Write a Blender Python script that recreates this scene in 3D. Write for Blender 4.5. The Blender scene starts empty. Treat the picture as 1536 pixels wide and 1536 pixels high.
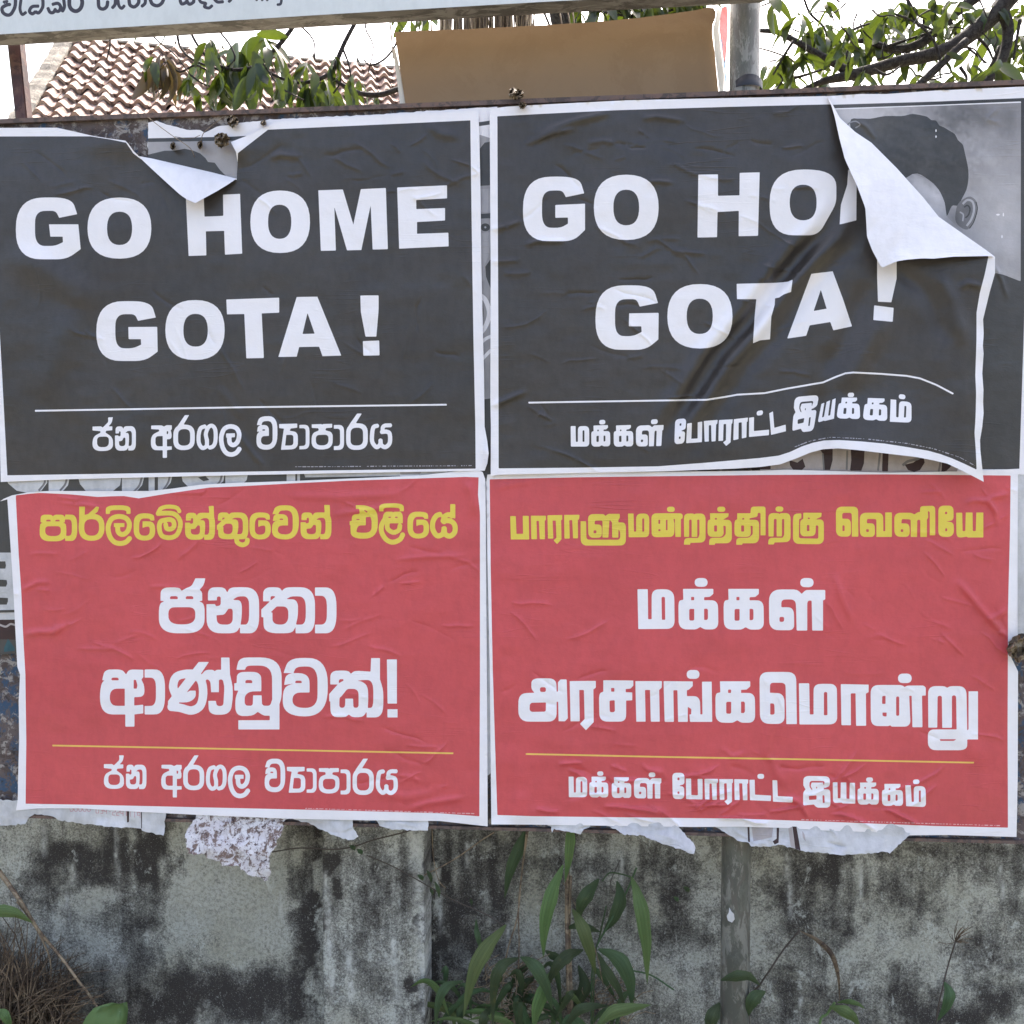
import bpy, bmesh, math, random
import numpy as np
from mathutils import Vector, Matrix, Quaternion
from mathutils.geometry import delaunay_2d_cdt
random.seed(7); rng = np.random.default_rng(7)
R = math.radians
scene = bpy.context.scene
# ------------------------------------------------------------------ camera
CAM = Vector((0.0, -1.56, 1.50)); PITCH = R(2.0); YAW = R(3.8); FPX = 1331.0
cam_d = bpy.data.cameras.new('camera'); cam = bpy.data.objects.new('camera', cam_d)
scene.collection.objects.link(cam); scene.camera = cam
cam.location = CAM; cam.rotation_euler = (R(90) - PITCH, 0, YAW)
cam_d.sensor_width = 36; cam_d.lens = 36 * FPX / 1536; cam_d.clip_end = 500; cam_d.clip_start = 0.02
# ------------------------------------------------------------------ light
SUN_EL, SUN_AZ = R(58), R(6)            # azimuth clockwise from +Y (behind the hoarding)
world = bpy.data.worlds.new('World'); scene.world = world; world.use_nodes = True
wn = world.node_tree.nodes; wl = world.node_tree.links
sky = wn.new('ShaderNodeTexSky'); sky.sky_type = 'NISHITA'; sky.sun_disc = False
sky.sun_elevation = SUN_EL; sky.sun_rotation = SUN_AZ; sky.air_density = 1.0; sky.dust_density = 8.0; sky.ozone_density = 0.3
wn['Background'].inputs['Strength'].default_value = 0.15
wl.new(sky.outputs['Color'], wn['Background'].inputs['Color'])
sun_d = bpy.data.lights.new('sun', 'SUN'); sun = bpy.data.objects.new('sun', sun_d); scene.collection.objects.link(sun)
sun_d.energy = 3.2; sun_d.angle = R(0.5); sun_d.color = (1, 0.95, 0.88)
sdir = Vector((math.sin(SUN_AZ) * math.cos(SUN_EL), math.cos(SUN_AZ) * math.cos(SUN_EL), math.sin(SUN_EL)))
sun.rotation_euler = sdir.to_track_quat('Z', 'Y').to_euler(); sun.location = (3, 6, 12)
scene.view_settings.view_transform = 'Standard'; scene.view_settings.look = 'None'
scene.view_settings.exposure = 2.2; scene.view_settings.gamma = 1; scene.view_settings.use_curve_mapping = False
scene.render.engine = 'CYCLES'
# ------------------------------------------------------------------ helpers
RM = cam.rotation_euler.to_matrix()
FWD = RM @ Vector((0, 0, -1))
def ray(px, py): return RM @ Vector(((px - 768) / FPX, (768 - py) / FPX, -1))
def at(px, py, Y=0.0):                    # point on the vertical plane y = Y
    d = ray(px, py); return CAM + d * ((Y - CAM.y) / d.y)
def atd(px, py, depth): return CAM + ray(px, py) * depth
RMn = np.array(RM)
def at_np(P, H):                          # many points standing H metres proud of the board
    d = np.stack([(P[:, 0] - 768) / FPX, (768 - P[:, 1]) / FPX, -np.ones(len(P))], 1) @ RMn.T
    t = (-H - CAM.y) / d[:, 1]
    return np.array(CAM) + d * t[:, None]
def link(o): scene.collection.objects.link(o); return o
def tag(o, label=None, cat=None, group=None, kind=None):
    for k, v in (('label', label), ('category', cat), ('group', group), ('kind', kind)):
        if v: o[k] = v
    return o
def empty(name, loc, label, cat, group=None):
    o = link(bpy.data.objects.new(name, None)); o.location = loc; o.empty_display_size = 0.05
    return tag(o, label, cat, group)
def adopt(o, parent):
    if parent:
        o.parent = parent; o.matrix_parent_inverse = Matrix.Translation(-Vector(parent.matrix_basis.translation))
    return o
def mesh(name, v, f, mats, parent=None, smooth=False, idx=None):
    me = bpy.data.meshes.new(name); me.from_pydata([tuple(p) for p in v], [], f)
    for m in (mats if isinstance(mats, (list, tuple)) else [mats]): me.materials.append(m)
    if idx is not None: me.polygons.foreach_set('material_index', idx)
    if smooth: me.polygons.foreach_set('use_smooth', [True] * len(me.polygons))
    me.update(); o = link(bpy.data.objects.new(name, me)); return adopt(o, parent)
def box(name, c, s, mat, parent=None, rot=None, bev=0.0):
    bm = bmesh.new(); bmesh.ops.create_cube(bm, size=1)
    bmesh.ops.scale(bm, vec=s, verts=bm.verts)
    if bev: bmesh.ops.bevel(bm, geom=bm.edges[:], offset=bev, segments=2, affect='EDGES')
    if rot: bmesh.ops.rotate(bm, matrix=rot, verts=bm.verts)
    bmesh.ops.translate(bm, vec=c, verts=bm.verts)
    me = bpy.data.meshes.new(name); bm.to_mesh(me); bm.free(); me.materials.append(mat)
    return adopt(link(bpy.data.objects.new(name, me)), parent)
def tube_geo(pts, rad, n=8, V=None, F=None):
    V = [] if V is None else V; F = [] if F is None else F
    pts = [Vector(p) for p in pts]; b = len(V)
    for i, p in enumerate(pts):
        t = (pts[min(i + 1, len(pts) - 1)] - pts[max(i - 1, 0)]).normalized()
        a = t.orthogonal().normalized() if i == 0 else (a - t * a.dot(t)).normalized()
        c = t.cross(a); r = rad[i] if isinstance(rad, (list, tuple)) else rad
        for k in range(n):
            an = 2 * math.pi * k / n; V.append(p + (a * math.cos(an) + c * math.sin(an)) * r)
    for i in range(len(pts) - 1):
        for k in range(n):
            F.append((b + i * n + k, b + i * n + (k + 1) % n, b + (i + 1) * n + (k + 1) % n, b + (i + 1) * n + k))
    F.append(tuple(b + k for k in range(n))[::-1]); F.append(tuple(b + (len(pts) - 1) * n + k for k in range(n)))
    return V, F
def catmull(P, closed=False, n=6):
    P = [np.array(p, float) for p in P]; out = []
    m = len(P); rngi = range(m if closed else m - 1)
    for i in rngi:
        p1, p2 = P[i], P[(i + 1) % m]
        p0 = P[i - 1] if (i > 0 or closed) else 2 * p1 - p2
        p3 = P[(i + 2) % m] if (i + 2 < m or closed) else 2 * p2 - p1
        for k in range(n):
            t = k / n
            out.append(0.5 * (2 * p1 + (p2 - p0) * t + (2 * p0 - 5 * p1 + 4 * p2 - p3) * t * t + (3 * p1 - p0 - 3 * p2 + p3) * t ** 3))
    if not closed: out.append(P[-1])
    return out
def tube(name, pts, rad, mat, parent=None, n=8, sm=4):
    if sm:
        m = len(pts); q = catmull(pts, n=sm)
        if isinstance(rad, (list, tuple)): rad = [float(v) for v in np.interp(np.linspace(0, m - 1, len(q)), range(m), rad)]
        pts = q
    V, F = tube_geo(pts, rad, n); return mesh(name, V, F, mat, parent, smooth=True)
def S(x): x = np.clip(x, 0, 1); return x * x * (3 - 2 * x)
def vnoise(P, scale, seed):               # smooth value noise on image-sized coordinates
    r = np.random.default_rng(seed); G = r.random((96, 96)) * 2 - 1
    q = P / scale; i = np.floor(q).astype(int); f = q - i; f = f * f * f * (f * (f * 6 - 15) + 10)
    a = G[i[:, 0] % 96, i[:, 1] % 96]; b = G[(i[:, 0] + 1) % 96, i[:, 1] % 96]
    c = G[i[:, 0] % 96, (i[:, 1] + 1) % 96]; d = G[(i[:, 0] + 1) % 96, (i[:, 1] + 1) % 96]
    return (a * (1 - f[:, 0]) + b * f[:, 0]) * (1 - f[:, 1]) + (c * (1 - f[:, 0]) + d * f[:, 0]) * f[:, 1]
# ------------------------------------------------------------------ materials
def lin(r, g, b): return tuple(((c / 255) / 12.92 if c < 10 else ((c / 255 + .055) / 1.055) ** 2.4) for c in (r, g, b)) + (1,)
def newmat(name, col, rough=0.6, spec=0.5):
    m = bpy.data.materials.new(name); m.use_nodes = True; b = m.node_tree.nodes['Principled BSDF']
    b.inputs['Base Color'].default_value = col if len(col) == 4 else (*col, 1); b.inputs['Roughness'].default_value = rough
    b.inputs['Specular IOR Level'].default_value = spec
    return m
class NT:
    def __init__(s, m): s.t = m.node_tree; s.b = s.t.nodes['Principled BSDF']; s.co = None
    def n(s, k, **kw):
        x = s.t.nodes.new(k)
        for a, v in kw.items():
            if hasattr(x, a): setattr(x, a, v)
        return x
    def l(s, a, b): s.t.links.new(a, b)
    def coord(s, sc=(1, 1, 1), kind='Object'):
        if not s.co: s.co = s.n('ShaderNodeTexCoord')
        mp = s.n('ShaderNodeMapping'); mp.inputs['Scale'].default_value = sc; s.l(s.co.outputs[kind], mp.inputs[0]); return mp.outputs[0]
    def noise(s, scale, detail=4, rough=.6, sc=(1, 1, 1), dist=0.0):
        x = s.n('ShaderNodeTexNoise'); x.inputs['Scale'].default_value = scale; x.inputs['Detail'].default_value = detail
        x.inputs['Roughness'].default_value = rough; x.inputs['Distortion'].default_value = dist
        s.l(s.coord(sc), x.inputs['Vector']); return x.outputs['Fac']
    def ramp(s, f, stops):
        x = s.n('ShaderNodeValToRGB'); e = x.color_ramp.elements
        while len(e) < len(stops): e.new(0.5)
        for i, (p, c) in enumerate(stops):
            e[i].position = p; e[i].color = c if isinstance(c, tuple) else (c, c, c, 1)
        s.l(f, x.inputs[0]); return x.outputs[0]
    def mix(s, f, a, b, mode='MIX'):
        x = s.n('ShaderNodeMix', data_type='RGBA', blend_type=mode)
        if isinstance(f, (int, float)): x.inputs[0].default_value = f
        else: s.l(f, x.inputs[0])
        for v, i in ((a, 6), (b, 7)):
            if isinstance(v, tuple): x.inputs[i].default_value = v if len(v) == 4 else (*v, 1)
            else: s.l(v, x.inputs[i])
        return x.outputs[2]
    def math(s, op, a, b=0.0):
        x = s.n('ShaderNodeMath', operation=op)
        for v, i in ((a, 0), (b, 1)):
            if isinstance(v, (int, float)): x.inputs[i].default_value = v
            else: s.l(v, x.inputs[i])
        return x.outputs[0]
    def bump(s, h, dist, strength=1.0, prev=None):
        x = s.n('ShaderNodeBump'); x.inputs['Distance'].default_value = dist; x.inputs['Strength'].default_value = strength
        s.l(h, x.inputs['Height'])
        if prev: s.l(prev, x.inputs['Normal'])
        return x.outputs[0]
    def col(s, c): s.l(c, s.b.inputs['Base Color'])
    def nrm(s, c): s.l(c, s.b.inputs['Normal'])
def paper(name, col, rough=0.5, wr=1.0, var=0.06, spec=0.4, tone=False):
    m = newmat(name, col, rough, spec); t = NT(m)
    v = t.ramp(t.noise(5, 3, .6), [(.3, 1 - var), (.7, 1.0)])
    st = t.ramp(t.noise(70, 3, .7, (1, 1, .5)), [(.35, 1 - var * .6), (.6, 1.0)])
    cc = t.mix(1.0, t.mix(1.0, col, v, 'MULTIPLY'), st, 'MULTIPLY')
    if tone: cc = t.mix(1.0, cc, t.n('ShaderNodeAttribute', attribute_name='tone').outputs['Color'], 'MULTIPLY')
    t.col(cc)
    # fine sharp wrinkles: thin ridges where a stretched noise crosses its middle
    def ridge(scale, sc, wdt, dist):
        n = t.noise(scale, 2, .5, sc, dist); a = t.math('ABSOLUTE', t.math('SUBTRACT', n, 0.5))
        return t.ramp(a, [(0.0, 1.0), (wdt, 0.0)])
    gate = t.ramp(t.noise(6, 3, .6), [(.52, 0.0), (.68, 1.0)])
    r1 = t.math('MULTIPLY', ridge(6, (.45, 1, 5.5), .014, .35), gate)
    b2 = t.bump(r1, 0.0005 * wr)
    b3 = t.bump(t.noise(22, 4, .6, (1, 1, 1.6)), 0.0012 * wr, 1, b2)
    t.nrm(t.bump(t.noise(420, 2, .6), 0.00012, 1, b3))
    rr = t.ramp(t.noise(5, 6, .7, (.5, 1, 1.6), 1.2), [(.32, rough - .14), (.68, rough + .16)]); t.l(rr, t.b.inputs['Roughness'])
    return m
M = {}
M['white'] = paper('poster_white', (.82, .785, .81, 1), .6, 1.0, .035)
M['back'] = paper('poster_reverse', (.80, .77, .80, 1), .65, 1.8, .09)
M['black'] = paper('poster_black', (.050, .042, .038, 1), .42, 1.0, .30, .5)
M['red'] = paper('poster_red', (.60, .084, .094, 1), .48, 1.1, .13)
M['yellow'] = paper('poster_yellow', (.74, .58, .08, 1), .5)
M['line'] = paper('poster_gold_line', (.80, .52, .12, 1), .5)
M['micro'] = paper('small_print', (.36, .34, .37, 1), .5)
M['microred'] = paper('small_print_pale', (.72, .40, .42, 1), .5)
M['photo_bg'] = paper('photo_grey', (.36, .34, .35, 1), .45, 1.2, .12, tone=True)
M['photo_dark'] = paper('photo_dark', (.056, .052, .050, 1), .4, 1.3, .2, .5, tone=True)
M['photo_mid'] = paper('photo_mid', (.18, .17, .175, 1), .45, 1.2, .15, tone=True)
M['photo_skin'] = paper('photo_light_grey', (.42, .40, .42, 1), .45, 1.2, .1, tone=True)
M['old_white'] = paper('old_paper', (.62, .61, .62, 1), .7, 2.4, .25)
M['old_cream'] = paper('old_cream', (.42, .37, .36, 1), .6, 1.5, .2)
M['maroon'] = paper('old_maroon', (.045, .020, .022, 1), .5, 1.5, .3)
M['teal'] = paper('old_teal', (.03, .09, .11, 1), .5, 1.5, .3)
M['faint'] = paper('faint_red_ink', (.50, .28, .30, 1), .7)
def mottled(name, cols, scale, bumpd=0.003, rough=.75, sc=(1, 1, 1)):
    m = newmat(name, cols[0], rough, .3); t = NT(m); c = t.mix(0.0, cols[0], cols[0])
    for i, cc in enumerate(cols[1:]):
        f = t.ramp(t.noise(scale * (1 + .55 * i), 6, .72, sc, .6), [(.46 + .03 * i, 0.0), (.52 + .03 * i, 1.0)]); c = t.mix(f, c, cc)
    t.col(c); t.nrm(t.bump(t.noise(scale * 2.2, 6, .75, sc), bumpd)); return m
M['board'] = mottled('weathered_board_sheet', [(.04, .075, .13, 1), (.115, .09, .085, 1), (.075, .055, .05, 1), (.30, .27, .25, 1), (.12, .085, .075, 1), (.04, .035, .035, 1)], 19, .003)
M['rust'] = mottled('rusty_steel', [(.14, .10, .09, 1), (.17, .11, .09, 1), (.085, .065, .06, 1)], 30, .0012)
M['postpaint'] = mottled('maroon_steel', [(.075, .035, .035, 1), (.05, .028, .03, 1), (.11, .06, .05, 1)], 22, .0006, .5)
M['scrap'] = mottled('peeling_paper_pulp', [(.62, .58, .60, 1), (.72, .69, .70, 1), (.20, .14, .12, 1), (.66, .62, .64, 1), (.09, .06, .06, 1)], 36, .005)
M['galv'] = mottled('galvanised_steel', [(.135, .135, .115, 1), (.10, .10, .085, 1), (.22, .215, .19, 1), (.12, .11, .095, 1)], 26, .0008, .5, (1, 1, .35))
M['signpaint'] = paper('sign_white_paint', (.66, .68, .68, 1), .5, .35, .1)
M['signink'] = paper('sign_dark_ink', (.045, .04, .055, 1), .5, .3)
M['wood'] = mottled('weathered_timber', [(.17, .155, .145, 1), (.11, .10, .095, 1), (.24, .225, .215, 1)], 24, .002, .85, (.4, 1, 2))
M['brown'] = mottled('brown_hardboard', [(.262, .178, .105, 1), (.252, .17, .10, 1), (.272, .187, .112, 1)], 4, .0008, .75)
M['cream'] = paper('flex_white', (.66, .65, .60, 1), .5, .6)
M['flexred'] = paper('flex_red', (.62, .09, .06, 1), .45, .6)
M['flexblue'] = paper('flex_blue', (.03, .20, .36, 1), .45, .6)
M['rubber'] = newmat('black_rubber', (.012, .012, .016), .5)
M['dry'] = mottled('dried_leaf', [(.20, .155, .10, 1), (.28, .22, .15, 1), (.11, .08, .06, 1)], 60, .002)
def leafmat(name, c1, c2, trans, rough=.42, sc=6, tw_=.22, veins=False):
    m = newmat(name, c1, rough, .5); t = NT(m)
    oi = t.n('ShaderNodeObjectInfo')
    f = t.ramp(t.noise(sc, 3, .6), [(.35, 0.0), (.65, 1.0)])
    c = t.mix(f, c1, c2); hs = t.n('ShaderNodeHueSaturation')
    if veins:
        vx = t.n('ShaderNodeTexNoise'); vx.inputs['Scale'].default_value = 1.0; vx.inputs['Detail'].default_value = 3; t.l(t.coord((46, 1.2, 1), 'UV'), vx.inputs['Vector'])
        vr = t.ramp(vx.outputs['Fac'], [(.38, .62), (.62, 1.25)]); c = t.mix(1.0, c, vr, 'MULTIPLY'); t.nrm(t.bump(vx.outputs['Fac'], .0012))
        sp = t.ramp(t.noise(130, 3, .7), [(.68, 0.0), (.74, .7)]); c = t.mix(sp, c, (.30, .30, .22, 1))
        br_ = t.ramp(t.noise(16, 4, .7), [(.60, 0.0), (.72, .65)]); c = t.mix(br_, c, (.16, .17, .05, 1))
    t.l(t.math('ADD', .47, t.math('MULTIPLY', oi.outputs['Random'], .05)), hs.inputs['Hue'])
    t.l(t.math('ADD', .7, t.math('MULTIPLY', oi.outputs['Random'], .6)), hs.inputs['Value']); t.l(c, hs.inputs['Color']); t.col(hs.outputs[0])
    tr = t.n('ShaderNodeBsdfTranslucent'); tr.inputs['Color'].default_value = trans
    ms = t.n('ShaderNodeMixShader'); ms.inputs[0].default_value = tw_
    t.l(t.b.outputs[0], ms.inputs[1]); t.l(tr.outputs[0], ms.inputs[2]); t.l(ms.outputs[0], t.t.nodes['Material Output'].inputs[0])
    return m
M['leaf'] = leafmat('mango_leaf', (.018, .032, .010, 1), (.030, .048, .014, 1), (.085, .12, .008, 1), tw_=.26)
M['youngleaf'] = leafmat('young_mango_leaf', (.07, .042, .028, 1), (.06, .05, .025, 1), (.10, .07, .02, 1))
M['grassleaf'] = leafmat('broad_grass_leaf', (.095, .155, .048, 1), (.13, .19, .065, 1), (.10, .18, .03, 1), .62, 14, .22, True)
M['grassdark'] = leafmat('dark_grass_leaf', (.048, .086, .034, 1), (.068, .112, .046, 1), (.06, .11, .03, 1), .62, 14, .2, True)
M['bark'] = mottled('mango_bark', [(.016, .012, .012, 1), (.026, .021, .020, 1), (.045, .040, .036, 1)], 40, .006, .9)
M['twig'] = newmat('green_brown_twig', (.07, .055, .045), .8)
M['straw'] = mottled('dry_straw', [(.20, .15, .10, 1), (.12, .085, .06, 1), (.27, .21, .14, 1)], 30, .001)
M['thatch'] = mottled('brown_thatch', [(.095, .065, .042, 1), (.055, .038, .028, 1), (.15, .11, .072, 1)], 30, .001)
M['fibre'] = mottled('dried_palm_fibre', [(.17, .125, .085, 1), (.09, .065, .05, 1), (.30, .24, .16, 1)], 12, .001, .9, (6, 1, .5))
M['tile'] = None
mt = newmat('clay_tile', (.42, .24, .17), .85, .3); t = NT(mt)
oi = t.n('ShaderNodeObjectInfo')
c = t.mix(oi.outputs['Random'], (.30, .20, .165, 1), (.47, .36, .31, 1))
c = t.mix(t.ramp(t.noise(9, 5, .7), [(.48, 0.0), (.66, 1.0)]), c, (.10, .06, .05, 1)); t.col(c)
t.nrm(t.bump(t.noise(40, 4, .7), .004)); M['tile'] = mt
M['mortar'] = mottled('old_verge_mortar', [(.20, .175, .145, 1), (.13, .115, .095, 1), (.24, .215, .18, 1)], 7, .02, .9)
M['house'] = mottled('house_plaster', [(.45, .42, .36, 1), (.40, .37, .32, 1)], 3, .004, .9)
M['ground'] = mottled('sandy_ground', [(.22, .19, .15, 1), (.17, .15, .12, 1), (.10, .13, .06, 1)], 3, .02, .95)
M['asphalt'] = mottled('asphalt', [(.055, .055, .056, 1), (.07, .07, .068, 1)], 12, .004, .9)
# wall: attribute 'grime' (where the mildew grows, plus shade painted in at the pilaster corner) + fine noise
mw = newmat('mildewed_concrete', (.3, .3, .27), .9, .25); t = NT(mw)
an = t.n('ShaderNodeAttribute', attribute_name='grime_shade')
big = t.noise(9, 9, .78, (1, 1, .7), .5); fine = t.noise(70, 8, .85); fine2 = t.noise(260, 4, .85)
g = t.math('ADD', an.outputs['Fac'], t.math('MULTIPLY', t.math('SUBTRACT', big, .5), 1.5))
g = t.math('ADD', g, t.math('MULTIPLY', t.math('SUBTRACT', fine, .5), 1.5))
g = t.math('ADD', g, t.math('MULTIPLY', t.math('SUBTRACT', fine2, .5), 1.8))
base = t.mix(t.ramp(t.noise(5, 4, .6), [(.35, 0.0), (.7, 1.0)]), (.50, .50, .45, 1), (.37, .355, .28, 1))
base = t.mix(t.ramp(t.noise(130, 6, .85), [(.45, 0.0), (.62, .75)]), base, (.17, .165, .14, 1))
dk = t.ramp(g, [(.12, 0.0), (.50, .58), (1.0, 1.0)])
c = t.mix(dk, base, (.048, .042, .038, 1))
c = t.mix(t.ramp(t.noise(16, 9, .8, (1, 1, .7), .3), [(.585, 0.0), (.63, .6)]), c, (.56, .57, .52, 1))
c = t.mix(t.math('MULTIPLY', t.ramp(t.noise(340, 3, .8), [(.60, 0.0), (.68, 1.0)]), .5), c, (.52, .52, .50, 1))
c = t.mix(t.math('MULTIPLY', t.ramp(t.noise(60, 2, .5), [(.20, 1.0), (.27, 0.0)]), .9), c, (.03, .03, .028, 1))
pa_ = t.n('ShaderNodeAttribute', attribute_name='pale'); pn = t.math('MULTIPLY', pa_.outputs['Fac'], t.ramp(t.noise(120, 5, .8), [(.38, .15), (.55, 1.0)]))
c = t.mix(t.math('MULTIPLY', pn, .85), c, (.62, .62, .58, 1))
t.col(c); t.nrm(t.bump(t.noise(120, 5, .75), .0022, 1, t.bump(t.noise(18, 5, .7), .005))); M['wall'] = mw
# ------------------------------------------------------------------ print: glyphs as rounded outlines and strokes (photo-pixel units)
TPL = {
'ja': ((50,45,468,540), "p 65,247 65,127,75 235,127,60 255,158 290,135,20 345,115,25 378,45 468,45 455,105,30 415,148,10 440,170,20 440,247 410,250 462,275,70 462,540,170 50,540,170 50,275,80 100,250,10|h 135,305,60 378,305,60 378,460,110 135,460,110|h 150,232 150,205,25 220,205,25 220,232|h 292,232 292,205,25 360,205,25 360,232"),
'pa': ((50,127,462,540), "p 65,247 65,127,75 235,127,60 255,158 275,127,60 440,127,75 440,247 410,250 462,275,70 462,540,170 50,540,170 50,275,80 100,250,10|h 135,305,60 378,305,60 378,460,110 135,460,110|h 150,232 150,205,25 220,205,25 220,232|h 292,232 292,205,25 360,205,25 360,232"),
'na': ((478,125,952,540), "p 492,245 492,125,70 640,125,50 665,172 690,125,60 952,125,150 952,540,150 780,540 780,480 745,540,70 480,540,130 478,277 555,277 563,296,8 607,290,25 607,208,20 572,208,18 572,243|h 568,378 640,372,20 675,318,10 715,318,30 715,462,60 575,462,60|h 712,240 760,207,30 862,207,80 862,462,90 785,462 797,380,50 797,240,90"),
'tha': ((972,125,1455,540), "p 988,252 988,125,75 1135,125,50 1158,158 1190,125,60 1455,125,160 1455,540,150 1280,540 1280,480 1250,540,70 995,540,130 990,395 972,395 972,325 1050,252|h 1055,245 1055,205,15 1095,205,15 1095,215|h 1055,352 1110,298,10 1215,298,60 1215,462,80 1072,462,80 1072,352|h 1195,232 1240,207,25 1372,207,100 1372,462,90 1283,462 1302,380,40 1302,235,100"),
'aa': ((615,127,808,540), "p 615,127 808,127,170 808,540,170 615,540 615,462 722,462,90 722,202,90 615,202"),
'ke': ((903,180,1097,425), "p 1090,245 1085,180,80 903,180,90 903,425,100 1097,425,100 1097,252,80 983,252 983,312 1010,300,20 1048,298,25 1048,382,50 952,382,50 952,225,70 1045,225,30 1055,245"),
'va': ((768,105,1010,415), "p 772,185 800,105,70 1010,105,140 1010,415,150 768,415,130 768,260,60 830,240,5 775,248 785,185,50 912,185,70 912,288 820,288,45 820,370,70 955,370,70 955,150,80 840,150,40 825,185|h 835,238 835,225,15 870,225,15 870,238"),
'la': ((650,188,890,475), "p 725,268 820,268 820,303 725,303|s 44 757,290 765,350 805,370 850,340 865,275 835,225 770,208 705,230 673,300 685,380 725,435 780,452 835,438 872,400"),
'isp': ((652,108,875,185), "p 652,185 652,108,90 875,108,90 875,185 838,185 838,150,50 690,150,50 690,185"),
'ka': ((405,140,765,505), "p 447,140 720,140 720,185 688,212,8 637,215 637,242 762,242,70 765,505,70 640,505,20 602,483 565,505,20 408,505,80 405,245,60 450,238|h 520,212 547,212 547,242 520,242|h 503,320,15 548,320 548,425,15 503,425,15|h 637,318 672,318,20 672,420,25 637,420"),
'lla': ((560,145,1067,515), "p 560,145,110 815,145,40 855,185 890,150,20 1067,150 1067,235 1047,243 1047,515 950,515 945,245,10 905,245,40 905,515 810,515 802,235,50 672,235,40 672,305 785,305,70 788,512,50 563,512,90|h 655,392,15 697,392,15 697,437,20 655,437,15"),
}
T_RL1 = [((50,740,6), "U pa 57 192 297 432|U aa 287 192 395 428|p 408,185,110 640,185,110 640,427,115 408,427,115|h 458,232,65 592,232,65 592,382,70 458,382,70|p 413,120 465,120 460,230 412,290|p 565,120 592,122 580,165,10 545,190 470,215 505,175,10 535,150,20|U isp 652 108 875 185|U la 650 188 890 475|U ke 903 180 1097 425|s 42 1112,183 1180,178 1265,185 1315,235 1322,300 1290,375 1225,400 1155,380 1133,310 1145,255 1190,240 1230,235 1262,255 1265,300 1235,322 1200,315 1190,275|s 36 1125,172 1150,135 1215,119 1290,130 1318,168|h 1217,268 1234,268 1234,296 1217,296"),
 ((280,740,6), "U na -15 175 255 418|p 198,115 243,113 248,240 205,200|U tha 272 172 555 413|s 42 450,390 455,440 500,464 540,447 547,415|U ke 565 172 757 415|U va 768 108 1010 415|U na 1025 172 1303 413|p 1237,105 1288,105 1292,235 1245,200"),
 ((500,740,6), "p 203,107 290,107,30 400,150,90 400,408,140 155,408,110 155,285 147,285 147,250 165,250 170,190,50 240,185,20 232,140 203,140|h 205,240 205,230,10 237,230,10 237,240|h 270,150 285,150,10 312,165 300,175|h 208,330,20 225,288,30 292,288 292,215 335,210,10 345,250 345,355,60 208,355,50|U isp 413 90 635 162|p 440,270 452,165,50 530,165,20 538,172 548,165,20 625,165,55 625,270|s 44 470,225 435,285 435,350 475,415 535,440 600,415 628,365|s 42 485,265 490,320 540,352 590,330 600,285|h 495,210 518,210 518,222 495,222|h 555,210 580,210 580,222 555,222|U ke 667 165 862 407|s 46 965,188 925,205 895,260 897,330 935,382 985,365 998,308|s 46 998,308 1005,365 1050,385 1092,350 1092,285 1050,248 975,248|s 44 998,265 995,215 1035,192 1075,205|p 1052,97 1098,97 1098,228 1052,215")]
T_RL2 = [((230,860,6), "U ja 50 45 468 540|U na 478 125 952 540|U tha 972 125 1455 540"), ((370,860,6), "U aa 615 127 808 540"),
 ((140,980,6), "p 80,243 100,145,60 260,145,50 295,190 320,145,40 450,148 450,215 432,235,8 460,290,40 460,390,60 368,395 368,470 450,462 450,540 370,550 370,660 288,660 288,550 60,550,190 60,245,150 160,240|h 148,318,80 283,318 283,473 148,473,90|h 163,243 163,218,25 228,218,25 228,243|h 363,318 363,235,15 385,240,10 398,290,15 390,318|U aa 462 145 645 550|p 948,78 1040,78 965,188 720,510 672,508 672,430|s 76 930,185 830,185 745,215 718,300 745,380|s 76 690,480 780,490 880,515 955,480 985,400 985,300 960,230 900,185|p 820,365 870,336 922,336 922,400,40 860,442,40 765,442|p 975,190 1010,148,30 1075,148,20 1093,160 1110,148,15 1150,148 1150,38 1225,38 1230,190 1255,300,40 1255,400,30 1235,553,90 1040,553,80 1035,428 1103,428 1110,475,30 1170,475,30 1180,300,30 1165,235,20 1130,235,15 1130,350 1060,350 1055,260,20 1035,235,15 1015,235,10 1010,260"),
 ((360,980,6), "p -32,148 -10,37,80 375,37,190 375,400,60 355,455 355,685 -15,685 -15,602 268,602 268,562 290,470,20 288,110,120 60,110,50 45,148|p -52,268 192,268 192,342 90,342,45 42,380,30 42,472,35 115,472,25 118,378 195,378 198,472,30 272,472,25 295,400 340,400 300,562 215,562,25 160,527 110,565,70 -42,565,100 -42,400,40 -15,335 -52,335|p -30,270 -28,167,70 192,167,85 192,300 100,280|h 48,268 48,240,25 110,240,25 110,268|U va 385 42 790 568|p 812,280 812,155,75 975,155,50 998,185 1030,155,50 1175,165 1180,43 1260,43 1260,235 1290,330,50 1290,577,190 1140,577 1140,520 1110,575,50 1010,575,30 980,550 950,575,30 815,575,110 812,432 803,432 803,365 880,280|h 888,270 890,232,20 932,232,15 932,245|h 915,385 965,320,20 1068,320,60 1068,490,30 1020,490,20 1018,408 948,408 945,490,30 893,490,30 895,400,15|h 1040,250 1090,240,30 1200,240,100 1200,490,80 1150,492 1155,400,40 1150,290,60 1090,250,20|p 1322,55 1412,55 1412,452 1328,452|p 1327,503 1418,503 1418,577 1327,577")]
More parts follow.
